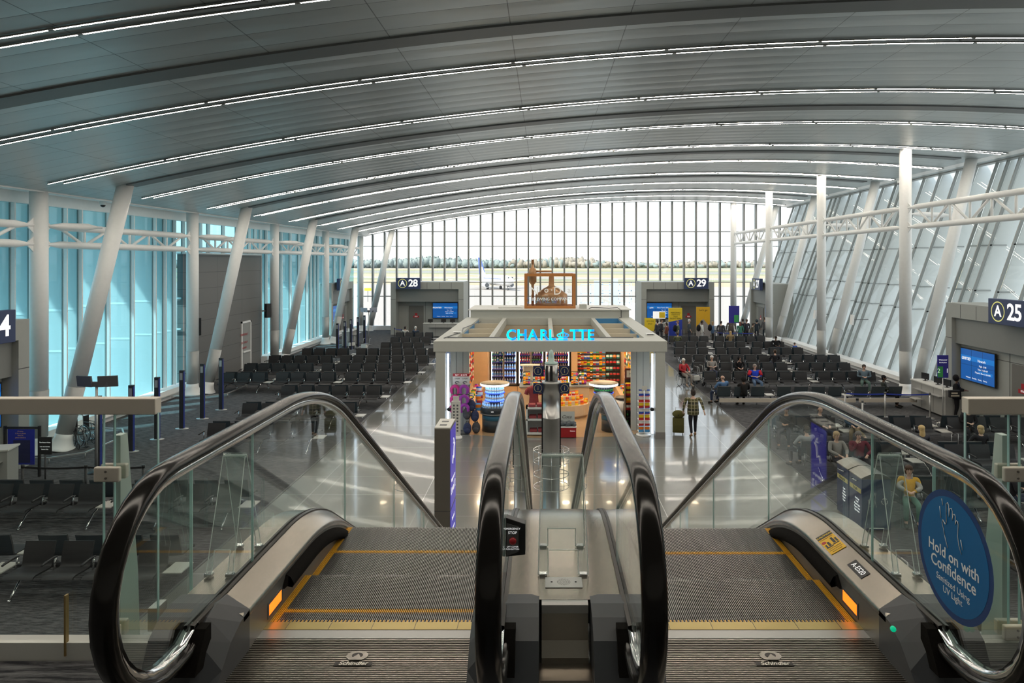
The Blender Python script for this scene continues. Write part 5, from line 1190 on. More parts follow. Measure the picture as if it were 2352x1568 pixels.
O('body', MB().m(mat('pylon_bronze', (.20, .185, .16), .45, .4)).bb(-.135, .135, -.35, .33, 0, 3.28).m(seam).bb(-.136, .136, -.351, .331, 1.86, 1.875), dp, bev=.004)
O('cap', MB().m(offw).bb(-.135, .135, -.35, .33, 3.28, 3.30).m(dgrey).bb(-.07, .05, -.2, -.12, 3.3, 3.305).bb(-.07, .05, .06, .14, 3.3, 3.305), dp)
f = O('sign_face', MB().m(mat('pylon_violet', (.045, .035, .33), .35, emit=(.06, .05, .5), es=.35)).bb(.135, .142, -.34, .32, 1.9, 3.24).bb(.135, .142, -.34, .32, 1.15, 1.85), dp)
for q, y, z, h_ in (('Baggage up to', -.02, 2.36, .085), ('Level 2', -.02, 2.18, .20), ('Terminal', -.02, 1.66, .085), ('Restrooms', -.02, 1.48, .085)): text(q, (.1435, y, z), h_, wtext, FRX, f)
O('pictogram', MB().m(wtext).tube([(.144, -.12, 2.62), (.144, -.06, 2.74), (.144, .02, 2.68), (.144, .06, 2.86), (.144, .14, 2.92)], .012, 5).tube([(.144, -.02, 2.95), (.144, .08, 2.95), (.144, .02, 3.03)], .012, 5), f)
bn = E('recycling_station', 'navy recycle and trash bin pair seen through the right escalator glass', 'bin', (7.2, 15.5, 0))
bnm = mat('bin_navy', (.015, .035, .11), .35)
for i, (y0, y1, lab, lines) in enumerate(((0.0, .64, 'Trash', ('Garbage', 'Food', 'Plastic Bags', 'Paper Cups', 'Styrofoam')), (.68, 1.32, 'Recycle', ('Cans', 'Glass', 'Cartons', 'Plastic', 'Paper')))):
    b_ = O('bin_body', MB().m(bnm).bb(0, .66, y0, y1, .04, 1.2), bn, bev=.015)
    O('curved_lid', MB().m(steel).prism([(-.01 + .68 * k / 8, 1.2 + .11 * math.sin(PI * k / 8) + .02) for k in range(9)] + [(.67, 1.2), (-.01, 1.2)], 1, y0, y1), b_)
    O('yellow_label', MB().m(mat('bin_label', (.60, .52, .20), .5)).bb(-.006, 0, y0 + .04, y1 - .04, .86, .96), b_); text(lab, (-.008, (y0 + y1) / 2, .91), .10, black, FLX, b_)
    for k, q in enumerate(lines): text(q, (-.008, (y0 + y1) / 2 - .1, .70 - k * .07), .06, wtext, FLX, b_)
    O('chute_handle', MB().m(chrome).tube([(-.0, y0 + .18, 1.12), (-.05, y0 + .18, 1.12), (-.05, y1 - .18, 1.10), (0, y1 - .18, 1.10)], .012, 6), b_)
mb = MB().m(wheel_m); fx, fz = .24, .72
mb.tube([(fx - .1, -.017, fz + .02), (fx - .085, -.017, fz - .13), (fx - .02, -.017, fz - .13), (fx - .01, -.017, fz + .02)], .006, 5, closed=True)
mb.tube([(fx + .02, -.017, fz - .15), (fx + .05, -.017, fz + .0), (fx + .06, -.017, fz + .12), (fx - .02, -.017, fz + .09)], .006, 5).tube([(fx + .05, -.017, fz), (fx + .09, -.017, fz - .15)], .006, 5).tube([(fx + .055 + .02 * math.cos(R(q)), -.017, fz + .155 + .02 * math.sin(R(q))) for q in range(0, 360, 45)], .006, 5, closed=True)
for a in (90, 210, 330):
    p = [(fx + .27 + .07 * math.cos(R(a + q)), -.017, fz - .02 + .07 * math.sin(R(a + q))) for q in (-45, -15, 15, 45)]
    mb.tube(p, .010, 5)
O('pictogram', mb, bn)
# ================================================================ PEOPLE
SK = {'light': (.62, .40, .30), 'tan': (.45, .27, .18), 'dark': (.12, .065, .04)}
def cloth(c): 
    k = 'cloth_%d_%d_%d' % tuple(int(255 * q) for q in c); return mat(k, c, .85, noise=.12, nscale=30, spec=.2)
def skinned(name, par, nodes_, edges, m, lev=1, root=0):
    me = bpy.data.meshes.new(name); me.from_pydata([q[:3] for q in nodes_], edges, []); me.materials.append(m)
    o = bpy.data.objects.new(name, me); COL.objects.link(o); o.parent = par
    k = o.modifiers.new('skin', 'SKIN'); k.use_smooth_shade = True; k.branch_smoothing = .4
    for i, q in enumerate(nodes_):
        v = me.skin_vertices[0].data[i]; r_ = q[3]; v.radius = r_ if isinstance(r_, tuple) else (r_, r_); v.use_root = (i == root)
    s = o.modifiers.new('sub', 'SUBSURF'); s.levels = lev; s.render_levels = lev
    return o
def chainE(*cs): return [(a, b_) for c in cs for a, b_ in zip(c, c[1:])]
def person(label, x, y, heading=0, pose='stand', h=1.72, skin='light', hair=(.05, .03, .02), top=(.1, .1, .12), legs=(.04, .05, .08), shoes=(.03, .03, .03), long_hair=0, hat=None, hood=False, arms=None, lean=0, z=0, bare=.0, group=None, wide=1.0, crossed=False, bald=False, head=(0, 0), step=.0, glasses=False, skirt=False):
    """heading 0 looks toward the camera (-y)"""
    s = h / 1.72; P = E('person', label, 'person', (x, y, z), heading, group); W = wide
    # local: forward is -y
    if pose == 'sit':
        pel, ch, nk = (0, .02, .56), (0, .10 - lean, .88), (0, .10 - lean * 1.6, 1.06); hc = (0, .07 - lean * 1.9, 1.19)
        hip, kn, an, toe = (.09, -.02, .53), (.13, -.44, .53), (.13, -.42, .10), (.14, -.58, .04)
        knl, anl, toel = kn, an, toe
        if crossed: knl, anl, toel = (.02, -.46, .62), (.22, -.62, .44), (.28, -.74, .42)
        sh = (.18, .10 - lean * 1.4, 1.00); el, wr = (.26, -.02 - lean, .78), (.10, -.28 - lean * .5, .72)
        elr, wrr = el, wr
    else:
        pel, ch, nk = (0, 0, .96), (0, -lean * .5, 1.26), (0, -lean, 1.45); hc = (0, -.02 - lean * 1.25, 1.60)
        hip = (.09, 0, .90); kn, an, toe = (.10, -.02 - step, .50), (.10, .03 - step * 1.4, .09), (.11, -.11 - step * 1.4, .035)
        knl, anl, toel = (.10, -.02 + step * .4, .50), (.10, .05 + step * 1.5, .10 + step * .2), (.11, -.09 + step * 1.3, .035)
        sh = (.18, -lean * .9, 1.40); el, wr = (.25, .04 - lean, 1.14), (.26, -.06 - lean, .90); elr, wrr = el, wr
    if arms == 'phone': el = elr = (sh[0] + .05, sh[1] - .04, sh[2] - .25); wr = wrr = (.06, sh[1] - .28, sh[2] - .24)
    if arms == 'pull': elr, wrr = (.30, .12, 1.18), (.34, .26, .98)
    if arms == 'chin': elr, wrr = (.20, sh[1] - .16, sh[2] - .24), (.06, sh[1] - .17, sh[2] + .03)
    def S(p, sg=1, f=1): return (p[0] * sg * s * (W if abs(p[0]) > .12 and abs(p[0]) < .27 else 1), p[1] * s, p[2] * s)
    def N(p, r_, sg=1): return (*S(p, sg), r_ * s if not isinstance(r_, tuple) else tuple(q * s for q in r_))
    mid = tuple((a + b_) / 2 for a, b_ in zip(pel, ch))
    hy, hz = hc[1], hc[2]
    # body: one continuous surface with head, arms, hands and legs
    nd = [N(pel, .09), N(mid, .085), N(ch, (.11 * W, .08)), N(nk, .05), N((0, hy + .01, hz - .10), .05), N((0, hy - .012, hz - .055), (.058, .066)), N((0, hy, hz + .02), (.078, .09)), N((0, hy + .005, hz + .085), (.062, .072))]
    ed = chainE([0, 1, 2, 3, 4, 5, 6, 7]); i = 8
    for sg, e_, w_ in ((1, el, wr), (-1, elr, wrr)):
        d = Vector(w_) - Vector(e_); d.normalize(); d2 = (d + Vector((0, -.3, -.1))).normalized()
        pw = Vector(w_); palm = pw + d2 * .07
        nd += [N(sh, .045, sg), N(e_, .038, sg), N(w_, .025, sg), N(tuple(palm), (.034, .018), sg)]
        ed += chainE([2, i, i + 1, i + 2, i + 3]); pi_ = i + 3; i += 4
        side = Vector((0, 0, 1)).cross(d2); side = side.normalized() if side.length > .1 else Vector((1, 0, 0))
        for k, L in enumerate((.062, .075, .07, .055)):
            b0 = palm + side * (.012 * (k - 1.5)) * 2; f1 = b0 + d2 * L * .6; f2 = b0 + d2 * L + Vector((0, 0, -.02))
            nd += [N(tuple(f1), .0085, sg), N(tuple(f2), .0075, sg)]; ed += [(pi_, i), (i, i + 1)]; i += 2
        th = pw + d2 * .03 + side * .045; nd += [N(tuple(th), .011, sg)]; ed.append((pi_ - 1, i)); i += 1
    for sg, k_, a_2, t_ in ((1, knl, anl, toel), (-1, kn, an, toe)):
        nd += [N(hip, .07, sg if not (crossed and sg > 0) else 1), N(k_, .055, sg), N(a_2, .038, sg), N(t_, (.038, .025), sg)]; ed += chainE([0, i, i + 1, i + 2, i + 3]); i += 4
    body = skinned('body', P, nd, ed, mat('skin_' + skin, SK[skin], .55))
    # face
    sc = s
    f = MB().m(mat('eye_dark', (.02, .015, .012), .3))
    for sg in (-1, 1): f.ball((sg * .03 * s, (hy - .083) * s, (hz + .012) * s), .0105 * s, 6, 5)
    f.m(mat('lip', (.40, .16, .14), .5)).ball((0, (hy - .083) * s, (hz - .052) * s), (.022 * s, .008 * s, .007 * s), 8, 5)
    f.m(mat('skin_' + skin)).ball((0, (hy - .097) * s, (hz - .015) * s), (.012 * s, .018 * s, .022 * s), 8, 5)
    for sg in (-1, 1): f.ball((sg * .083 * s, (hy + .01) * s, hz * s), (.01 * s, .02 * s, .028 * s), 8, 5)
    O('face', f, P)
    # hair
    hm = mat('hair_%d_%d_%d' % tuple(int(255 * q) for q in hair), hair, .7, noise=.2, nscale=60)
    if hat: hmx = cloth(hat)
    hb = MB().m(hmx if hat else hm)
    if not bald:
        hb.ball((0, (hy + .022) * s, (hz + .045) * s), (.090 * s, .098 * s, .082 * s), 14, 9).ball((0, (hy + .045) * s, (hz - .01) * s), (.082 * s, .066 * s, .085 * s), 12, 8)
    else: hb.ball((0, (hy + .035) * s, (hz - .01) * s), (.083 * s, .068 * s, .045 * s), 12, 8)
    if long_hair and not hat or long_hair and hat: hb.m(hm).ball((0, (hy + .06) * s, (hz - .02 - long_hair * .5) * s), (.088 * s, .05 * s, (.09 + long_hair * .55) * s), 12, 8)
    if long_hair == .01: hb.ball((0, (hy + .03) * s, (hz + .15) * s), .035 * s, 8, 6)
    O('hat' if hat else 'hair', hb, P)
    if hood: O('hood', MB().m(cloth(top)).ball((0, (hy + .04) * s, (hz + .01) * s), (.115 * s, .115 * s, .135 * s), 12, 9), P)
    # upper garment
    g = .017
    nd = [N((pel[0], pel[1], pel[2] + (-.06 if pose == 'sit' else -.12)), (.155 * W, .135)), N(mid, .128 * W), N(ch, (.158 * W, .115)), N((0, nk[1] + .005, nk[2] - .02), .08)]; ed = chainE([0, 1, 2, 3]); i = 4
    for sg, e_, w_ in ((1, el, wr), (-1, elr, wrr)):
        w2 = tuple(a + (b_ - a) * (1 - bare) * .93 for a, b_ in zip(e_, w_)) if bare < 1 else None
        nd += [N(sh, .074, sg), N(e_ if bare < 1 else tuple((a + b_) / 2 for a, b_ in zip(sh, e_)), .055, sg)]; ed += [(2, i), (i, i + 1)]; i += 2
        if w2 and bare < .9: nd.append(N(w2, .040, sg)); ed.append((i - 1, i)); i += 1
    tp = skinned('top', P, nd, ed, top if isinstance(top, bpy.types.Material) else cloth(top))
    if pose != 'sit': O('top_hem', MB().m(top if isinstance(top, bpy.types.Material) else cloth(top)).lathe([(.155 * W * s, .80 * s), (.16 * W * s, .92 * s), (.15 * W * s, 1.08 * s), (.14 * W * s, 1.26 * s)], (0, -.01 * s, 0), 18, sy=.80), P)
    nd = [N((pel[0], pel[1], pel[2] - .02), .112 * W), N((pel[0], pel[1] + (.02 if pose == 'sit' else 0), pel[2] + .10), .118 * W)]; ed = [(0, 1)]; i = 2
    for sg, k_, a_2 in ((1, knl, anl), (-1, kn, an)):
        nd += [N(hip, .088 * W, sg), N(k_, .070, sg), N((a_2[0], a_2[1], a_2[2] + .03), .052, sg)]; ed += chainE([0, i, i + 1, i + 2]); i += 3
    skinned('trousers', P, nd, ed, cloth(legs))
    for sg, a_2, t_ in ((1, anl, toel), (-1, an, toe)):
        a, b_ = Vector(S(a_2, sg)), Vector(S(t_, sg)); O('shoe', MB().m(cloth(shoes)).tube([a + Vector((0, .035, -.035)) * s, a + Vector((0, 0, -.02)) * s, b_ + Vector((0, 0, .0)), b_ + Vector((0, -.05, 0)) * s], [.035 * s, .045 * s, .042 * s, .02 * s], 8), P)
    return P
def PX(px, Y): return px2x(px, Y)
# plaid shirt
plaid = mat('plaid_green', (.09, .08, .03), .85)
n, l, b = nodes(plaid); t = n.new('ShaderNodeTexCoord'); sp = n.new('ShaderNodeSeparateXYZ'); l.new(t.outputs['Object'], sp.inputs[0])
c1, d1 = edge(0, .115, .016); c2, d2 = edge(2, .115, .016); mx = n.new('ShaderNodeMath'); mx.operation = 'MAXIMUM'; l.new(c1.outputs[0], mx.inputs[0]); l.new(c2.outputs[0], mx.inputs[1])
c3, d3 = edge(2, .23, .10); q1 = n.new('ShaderNodeMixRGB'); q1.inputs[1].default_value = (.09, .085, .03, 1); q1.inputs[2].default_value = (.04, .04, .025, 1); l.new(c3.outputs[0], q1.inputs[0])
q2 = n.new('ShaderNodeMixRGB'); q2.inputs[2].default_value = (.38, .34, .22, 1); l.new(mx.outputs[0], q2.inputs[0]); l.new(q1.outputs[0], q2.inputs[1]); l.new(q2.outputs[0], b.inputs['Base Color'])
YW = 24.0; w_ = PX(1592, YW)
person('person walking away in an olive plaid shirt and black leggings pulling a suitcase', w_, YW, PI, h=1.66, hair=(.03, .02, .015), top=plaid, legs=(.02, .02, .025), shoes=(.35, .22, .12), long_hair=.01, arms='pull', step=.1, wide=1.35)
def suitcase(x, y, label, c, h=.62, w_=.40, d=.24, handle=.35, rz=0, pack=False):
    s = E('suitcase', label, 'suitcase', (x, y, 0), rz)
    O('shell', MB().m(cloth(c)).bb(-w_ / 2, w_ / 2, -d / 2, d / 2, .07, .07 + h), s, bev=.03)
    O('pocket', MB().m(cloth(tuple(q * .8 for q in c))).bb(-w_ * .4, w_ * .4, -d / 2 - .03, -d / 2, .14, .07 + h * .5), s, bev=.01)
    O('pull_handle', MB().m(alu).tube([(-.1, d * .4, h + .05), (-.1, d * .4, h + .05 + handle), (.1, d * .4, h + .05 + handle), (.1, d * .4, h + .05)], .009, 6), s)
    for a in (-1, 1):
        for b2 in (-1, 1): O('wheel', MB().m(black).cyl((a * w_ * .38 - .012, b2 * d * .32, .032), (a * w_ * .38 + .012, b2 * d * .32, .032), .032, seg=10), s)
    if pack:
        p = E('duffel_bag', 'olive duffel bag strapped on top of the olive suitcase', 'bag', (x, y - .02, h + .07), rz)
        O('bag', MB().m(cloth(c)).ball((0, 0, .13), (.22, .15, .14), 12, 8), p); O('strap', MB().m(black).bar((-.02, -.16, .13), (.02, -.16, .13), .03, .03), p)
suitcase(PX(1558, 24.3), 24.3, 'olive suitcase pulled along the aisle by the walker in plaid', (.11, .10, .03), h=.52, pack=True, rz=-.2)
# seated and standing travellers: px, Y, heading
def seat(px, Y, label, **k): return person(label, PX(px, Y), Y, k.pop('rz', 0), 'sit', z=k.pop('z', 0), **k)
seat(1572, 33.6, 'person with white hair in a red jacket sitting in a wheelchair at the aisle edge', rz=.35, hair=(.75, .73, .70), top=(.45, .04, .05), legs=(.30, .28, .26), shoes=(.4, .35, .3), glasses=True, z=.06)
seat(1636, 35.05, 'person with short white hair in a grey top sitting behind the rollators', hair=(.70, .68, .66), top=(.30, .29, .28), legs=(.05, .06, .10), arms='phone', bare=.5)
seat(1657, 29.2, 'person with bald head in a blue sweater, seen from behind in the panel seats', rz=PI + .5, top=(.10, .20, .38), legs=(.04, .06, .12), bald=True, hair=(.3, .2, .15), wide=1.3)
seat(1735, 32.1, 'person in a bright blue vest with red sleeves looking at a phone', hair=(.25, .22, .2), top=(.02, .06, .55), legs=(.10, .16, .26), arms='phone', wide=1.25, bare=.5)
pr = [o for o in COL.objects if o.name.startswith('person') and 'red sleeves' in o.get('label', '')][0]
O('sleeves', MB().m(cloth((.55, .03, .05))).tube([(-.20, .08, 1.0), (-.28, .06, .84), (-.29, .03, .78)], [.085, .075, .07], 10).tube([(.20, .08, 1.0), (.28, .06, .84), (.29, .03, .78)], [.085, .075, .07], 10), pr)
seat(1697, 35.1, 'person in a black hooded coat bent forward behind the blue vest', top=(.015, .015, .018), legs=(.02, .02, .02), hood=True, lean=.12, hair=(.02, .02, .02))
seat(1708, 28.8, 'person bundled in black beside the bald person in blue', rz=PI, top=(.02, .02, .022), legs=(.02, .02, .02), hood=True, lean=.05, skin='dark')
seat(1779, 37.6, 'person with curly brown hair in a dark jacket seen over the seat backs', rz=PI, top=(.03, .03, .035), hair=(.06, .035, .02))
seat(1783, 44.2, 'person in a black puffer coat sitting in the middle rows near the leaning glass', skin='dark', hair=(.01, .01, .01), top=(.012, .012, .014), wide=1.2)
seat(1827, 44.0, 'person in a blue top lying low between rows near the leaning glass', top=(.02, .09, .40), hair=(.02, .02, .02), h=1.2, rz=.5)
seat(1985, 32.0, 'person in a blue grey sweater reading a phone at the window end of the seats', hair=(.04, .03, .025), top=(.12, .17, .21), legs=(.10, .16, .14), arms='phone', wide=1.2, rz=-.3)
seat(2035, 29.0, 'person in a black beanie sitting behind the power panel seats', rz=.9, hat=(.015, .015, .015), top=(.03, .035, .03), legs=(.01, .01, .01), skin='dark', arms='phone')
seat(1556, 46.8, 'person in camouflage seen from behind in the far seats beside the kiosk', rz=PI, hair=(.08, .05, .03), top=(.12, .13, .07))
seat(1677, 47.6, 'person with long blonde hair seen from behind in the farthest seats', rz=PI, hair=(.50, .34, .16), long_hair=.2, top=(.3, .22, .12))
# near group behind the right glass
seat(1887, 22.75, 'bearded person with a bald head and dark shirt behind the mirrored sign', hair=(.08, .04, .02), top=(.04, .04, .045), bald=True, wide=1.15, rz=.2)
seat(1966, 22.75, 'person in a navy jacket and khaki trousers with crossed legs', top=(.03, .06, .10), legs=(.20, .16, .10), crossed=True, wide=1.25, rz=-.4, hair=(.05, .03, .02))
seat(1805, 22.75, 'person in dark clothes eating at the aisle end seat', top=(.03, .035, .04), legs=(.03, .03, .04), arms='phone', skin='tan', wide=1.2, rz=-.5)
seat(1848, 20.2, 'person with headphones in a pale grey sweater seen from behind', rz=PI + .3, top=(.30, .31, .32), legs=(.03, .035, .05), hair=(.05, .035, .025), wide=1.25)
hp = [o for o in COL.objects if o.name.startswith('person') and 'headphones' in o.get('label', '')][0]
hd = E('headphones', 'black headphones on the person in the pale grey sweater', 'headphones', hp.location, hp.rotation_euler[2]); O('band', MB().m(black).tube([(-.10, .07, 1.18), (-.10, .07, 1.25), (-.06, .07, 1.32), (0, .07, 1.34), (.06, .07, 1.32), (.10, .07, 1.25), (.10, .07, 1.18)], .014, 6), hd); O('ear_cup', MB().m(black).ball((.1, .07, 1.19), (.025, .04, .045)), hd); O('ear_cup', MB().m(black).ball((-.1, .07, 1.19), (.025, .04, .045)), hd)
seat(1925, 19.38, 'person with blonde hair in a grey sweater facing the escalators beside the bins', hair=(.50, .36, .20), top=(.28, .27, .26), legs=(.04, .04, .06), long_hair=.02, rz=.1)
seat(1974, 19.38, 'person with grey beard in a burgundy shirt resting chin on hand', hair=(.16, .14, .13), top=(.14, .02, .035), legs=(.03, .03, .04), arms='chin', wide=1.2, rz=-.1)
seat(2089, 16.15, 'person in a yellow shirt and pale cardigan with green trousers reading a phone', hair=(.07, .035, .02), top=(.70, .42, .05), legs=(.10, .22, .17), arms='phone', long_hair=.03, rz=-.35)
pr = [o for o in COL.objects if o.name.startswith('person') and 'cardigan' in o.get('label', '')][0]
skinned('cardigan', pr, [(0, .16, 1.0, .09), (.17, .12, 1.0, .085), (.24, .0, .80, .068), (.12, -.14, .78, .05), (-.17, .12, 1.0, .085), (-.24, .0, .80, .068), (-.12, -.14, .78, .05), (.13, .10, .75, .07), (-.13, .10, .75, .07)], [(0, 1), (1, 2), (2, 3), (0, 4), (4, 5), (5, 6), (1, 7), (4, 8)], cloth((.42, .42, .40)))
seat(2113, 20.28, 'person with long blonde hair seen from behind between the near rows', rz=PI, hair=(.55, .40, .18), long_hair=.25, top=(.05, .05, .06))
seat(2226, 22.9, 'person with dark hair in black looking at a phone behind the right railing', hair=(.04, .025, .02), top=(.015, .015, .017), legs=(.02, .02, .025), arms='phone', rz=-.3)
seat(2248, 20.28, 'person with a blonde ponytail seen from behind through the right railing', rz=PI, hair=(.50, .36, .18), long_hair=.04, top=(.02, .02, .025))
seat(2328, 16.2, 'person leaning back with raised hands near the right edge of the railing', rz=PI / 2, hair=(.05, .03, .02), top=(.03, .03, .035), skin='tan', arms='phone')
# agent
person('person in a black hooded coat with a tote standing at the podium of gate A25', PX(2197, 26.6), 26.6, .9, h=1.72, top=(.012, .012, .012), legs=(.012, .012, .012), hood=True, skin='dark', wide=1.2, arms='phone')
tb = E('tote_bag', 'black and cream printed tote carried by the hooded person at gate A25', 'bag', (PX(2188, 26.2), 26.1, .95)); O('bag', MB().m(black).bb(-.2, .2, -.06, .06, 0, .28), tb, bev=.02); O('print', MB().m(cream).bb(-.16, .16, -.063, -.061, .05, .10).bb(-.14, .10, -.063, -.061, .14, .2), tb)
# seats on the left
seat(931, 51.0, 'person in a white top seen from behind in the far left seats', rz=PI, hair=(.03, .02, .02), top=(.55, .55, .52))
seat(955, 51.0, 'person with white hair seen from behind in the far left seats', rz=PI, hair=(.65, .63, .6), top=(.06, .08, .12))
# boarding queue, along the far end of the right block
QS = [(1510, 51.0, PI / 2 + 2.2, 1.76, (.03, .035, .045), (.03, .03, .04), (.02, .015, .01), 'in a dark jacket and cap first beside the kiosk', {'hat': (.03, .03, .035)}),
      (1519, 51.5, PI / 2, 1.80, (.02, .02, .025), (.03, .03, .035), (.08, .05, .03), 'in a black coat second in the queue', {}),
      (1531, 50.6, -PI / 2 - .6, 1.62, (.12, .045, .03), (.03, .03, .03), (.015, .01, .01), 'in a rust brown jacket with black curly hair', {'long_hair': .05}),
      (1557, 50.3, -PI / 2, 1.78, (.05, .07, .05), (.04, .06, .12), (.25, .13, .06), 'with backpack and red hair holding a suitcase handle', {'bare': .6}),
      (1583, 51.2, PI / 2, 1.82, (.04, .05, .06), (.03, .035, .05), (.4, .38, .36), 'in dark clothes and a white cap', {'hat': (.6, .6, .6), 'bare': .6}),
      (1612, 50.5, PI / 2, 1.78, (.40, .40, .38), (.30, .30, .30), (.015, .01, .01), 'in a pale grey outfit with a black backpack', {'skin': 'dark'}),
      (1637, 50.8, PI / 2, 1.68, (.05, .09, .16), (.02, .02, .02), (.35, .24, .12), 'with blonde hair in a blue denim jacket', {'long_hair': .08}),
      (1656, 50.6, 2.4, 1.74, (.03, .03, .035), (.03, .03, .035), (.03, .02, .02), 'in a black coat at the first belt post', {'wide': 1.2}),
      (1679, 51.6, PI, 1.84, (.06, .05, .045), (.04, .04, .05), (.22, .11, .07), 'with red hair in a patterned dark shirt', {'wide': 1.25, 'bald': True}),
      (1700, 50.8, PI, 1.66, (.03, .11, .08), (.03, .05, .04), (.16, .05, .03), 'in a green shirt with auburn hair', {'long_hair': .12}),
      (1706, 52.5, PI, 1.74, (.02, .02, .025), (.02, .02, .025), (.03, .02, .02), 'in black behind the auburn haired one', {}),
      (1715, 52.4, PI + .4, 1.72, (.03, .03, .04), (.03, .03, .03), (.10, .05, .03), 'in dark clothes near the pram', {}),
      (1738, 52.6, PI, 1.68, (.02, .03, .04), (.02, .02, .03), (.015, .01, .01), 'in navy with a dark head scarf', {'hood': True}),
      (1725, 50.9, PI / 2, 1.55, (.06, .055, .04), (.03, .03, .03), (.05, .03, .02), 'bending over a stroller at the last belt post', {'lean': .15}),
      (1757, 52.9, PI, 1.84, (.08, .08, .085), (.02, .03, .04), (.10, .06, .04), 'in a grey sweater at the white door of gate A27', {})]
for px, Y, rz, h, tp, lg_, hr, lab, kw in QS:
    tp = tuple(min(1, q * 1.7 + .01) for q in tp); lg_ = tuple(q * 1.7 + .01 for q in lg_)
    person('person ' + lab + ('' if 'queue' in lab or 'kiosk' in lab else ' in the boarding queue'), PX(px, Y), Y, rz, 'stand', h, kw.pop('skin', 'light'), hr, tp, lg_, **kw)
for px, Y, side, lab in ((1549, 50.3, .2, 'black backpack on the red haired person in the queue'), (1603, 50.5, 0, 'black backpack on the person in pale grey'), (1629, 50.8, 0, 'black backpack on the blonde person in denim')):
    b_ = E('backpack', lab, 'backpack', (PX(px, Y) + .05, Y, 1.0)); O('bag', MB().m(cloth((.015, .015, .018))).ball((0, 0, .22), (.15, .16, .26)), b_); O('pocket', MB().m(cloth((.02, .02, .022))).ball((-.08, 0, .14), (.08, .12, .12)), b_)
suitcase(PX(1568, 50.2), 50.1, 'dark suitcase of the red haired person in the queue', (.04, .05, .07), handle=.45)
suitcase(PX(1596, 50.8), 50.6, 'navy suitcase behind the white capped person in the queue', (.03, .04, .08), h=.5)
suitcase(PX(1782 - 12, 33.6) + 1.5, 20.9, 'patterned carry-on standing between the near right seat rows', (.05, .045, .05), h=.45)
seat(1240, 29.9, 'person in a red shirt working at the shop counter', skin='dark', top=(.55, .02, .03), hair=(.02, .015, .01), h=1.72, z=.35)
# ---------------- wheelchairs and rollators
def wheelchair(x, y, rz, label, folded=False):
    w_ = E('wheelchair', label, 'wheelchair', (x, y, 0), rz); hw = .12 if folded else .26
    for s in (-1, 1):
        wh = O('wheel', MB().m(black).tube([(s * hw, .12 + .29 * math.cos(2 * PI * i / 24), .30 + .29 * math.sin(2 * PI * i / 24)) for i in range(24)], .014, 6, closed=True).m(chrome).tube([(s * (hw + .03), .12 + .25 * math.cos(2 * PI * i / 24), .30 + .25 * math.sin(2 * PI * i / 24)) for i in range(24)], .007, 5, closed=True), w_)
        sp = MB().m(chrome)
        for i in range(8): sp.cyl((s * hw, .12, .30), (s * hw, .12 + .28 * math.cos(i * PI / 4), .30 + .28 * math.sin(i * PI / 4)), .003, seg=4)
        O('spokes', sp, wh)
        O('caster', MB().m(black).tube([(s * hw, -.33 + .09 * math.cos(2 * PI * i / 14), .10 + .09 * math.sin(2 * PI * i / 14)) for i in range(14)], .014, 6, closed=True), w_)
        O('side_frame', MB().m(dgrey).tube([(s * (hw - .03), .32, .92), (s * (hw - .03), .24, .90), (s * (hw - .03), .2, .45), (s * (hw - .03), -.3, .45), (s * (hw - .03), -.42, .12), (s * (hw - .03), -.52, .10)], .012, 8).tube([(s * (hw - .03), .2, .68), (s * (hw - .03), -.18, .68), (s * (hw - .03), -.2, .45)], .012, 8), w_)
        O('foot_plate', MB().m(black).bb(min(s * hw * .2, s * (hw - .03)), max(s * hw * .2, s * (hw - .03)), -.60, -.44, .09, .11), w_)
    O('seat', MB().m(black).bb(-hw + .03, hw - .03, -.25, .2, .44, .48), w_, bev=.01); O('backrest', MB().m(black).bb(-hw + .03, hw - .03, .19, .23, .48, .88), w_, bev=.01)
    return w_
wheelchair(PX(1573, 33.7), 33.65, .35, 'black wheelchair under the person in the red jacket')
wheelchair(PX(178, 22.6), 22.6, 1.0, 'folded black wheelchair parked by the leaning column at gate A24', True)
wheelchair(PX(203, 23.2), 23.3, 1.2, 'second folded wheelchair parked behind the first at gate A24', True)
def rollator(x, y, rz, label):
    w_ = E('rollator', label, 'walker', (x, y, 0), rz)
    for s in (-1, 1):
        O('side_frame', MB().m(alu).tube([(s * .25, .32, .06), (s * .25, .05, .55), (s * .25, .1, .88), (s * .25, .25, .90)], .012, 8).tube([(s * .25, -.3, .06), (s * .25, .05, .55)], .012, 8), w_)
        for yy in (-.3, .32): O('wheel', MB().m(black).cyl((s * .25 - .015, yy, .08), (s * .25 + .015, yy, .08), .08, seg=14), w_)
    O('seat', MB().m(black).bb(-.23, .23, -.08, .18, .52, .55), w_); O('basket', MB().m(offw).bb(-.2, .2, -.25, -.05, .3, .52), w_)
rollator(PX(1596, 33.9), 33.8, .3, 'rollator with a pale basket beside the person in red'); rollator(PX(1611, 34.3), 34.3, .8, 'dark rollator in front of the person with short white hair'); rollator(PX(806, 47.5), 47.6, .5, 'rollator among the pylons of gate A26'); rollator(PX(845, 47.0), 46.4, -.4, 'wheeled walker under the pale screens of gate A26')
rollator(PX(2145, 11.6) , 11.9, .2, 'aluminium walker behind the blue sticker at the near right seats')
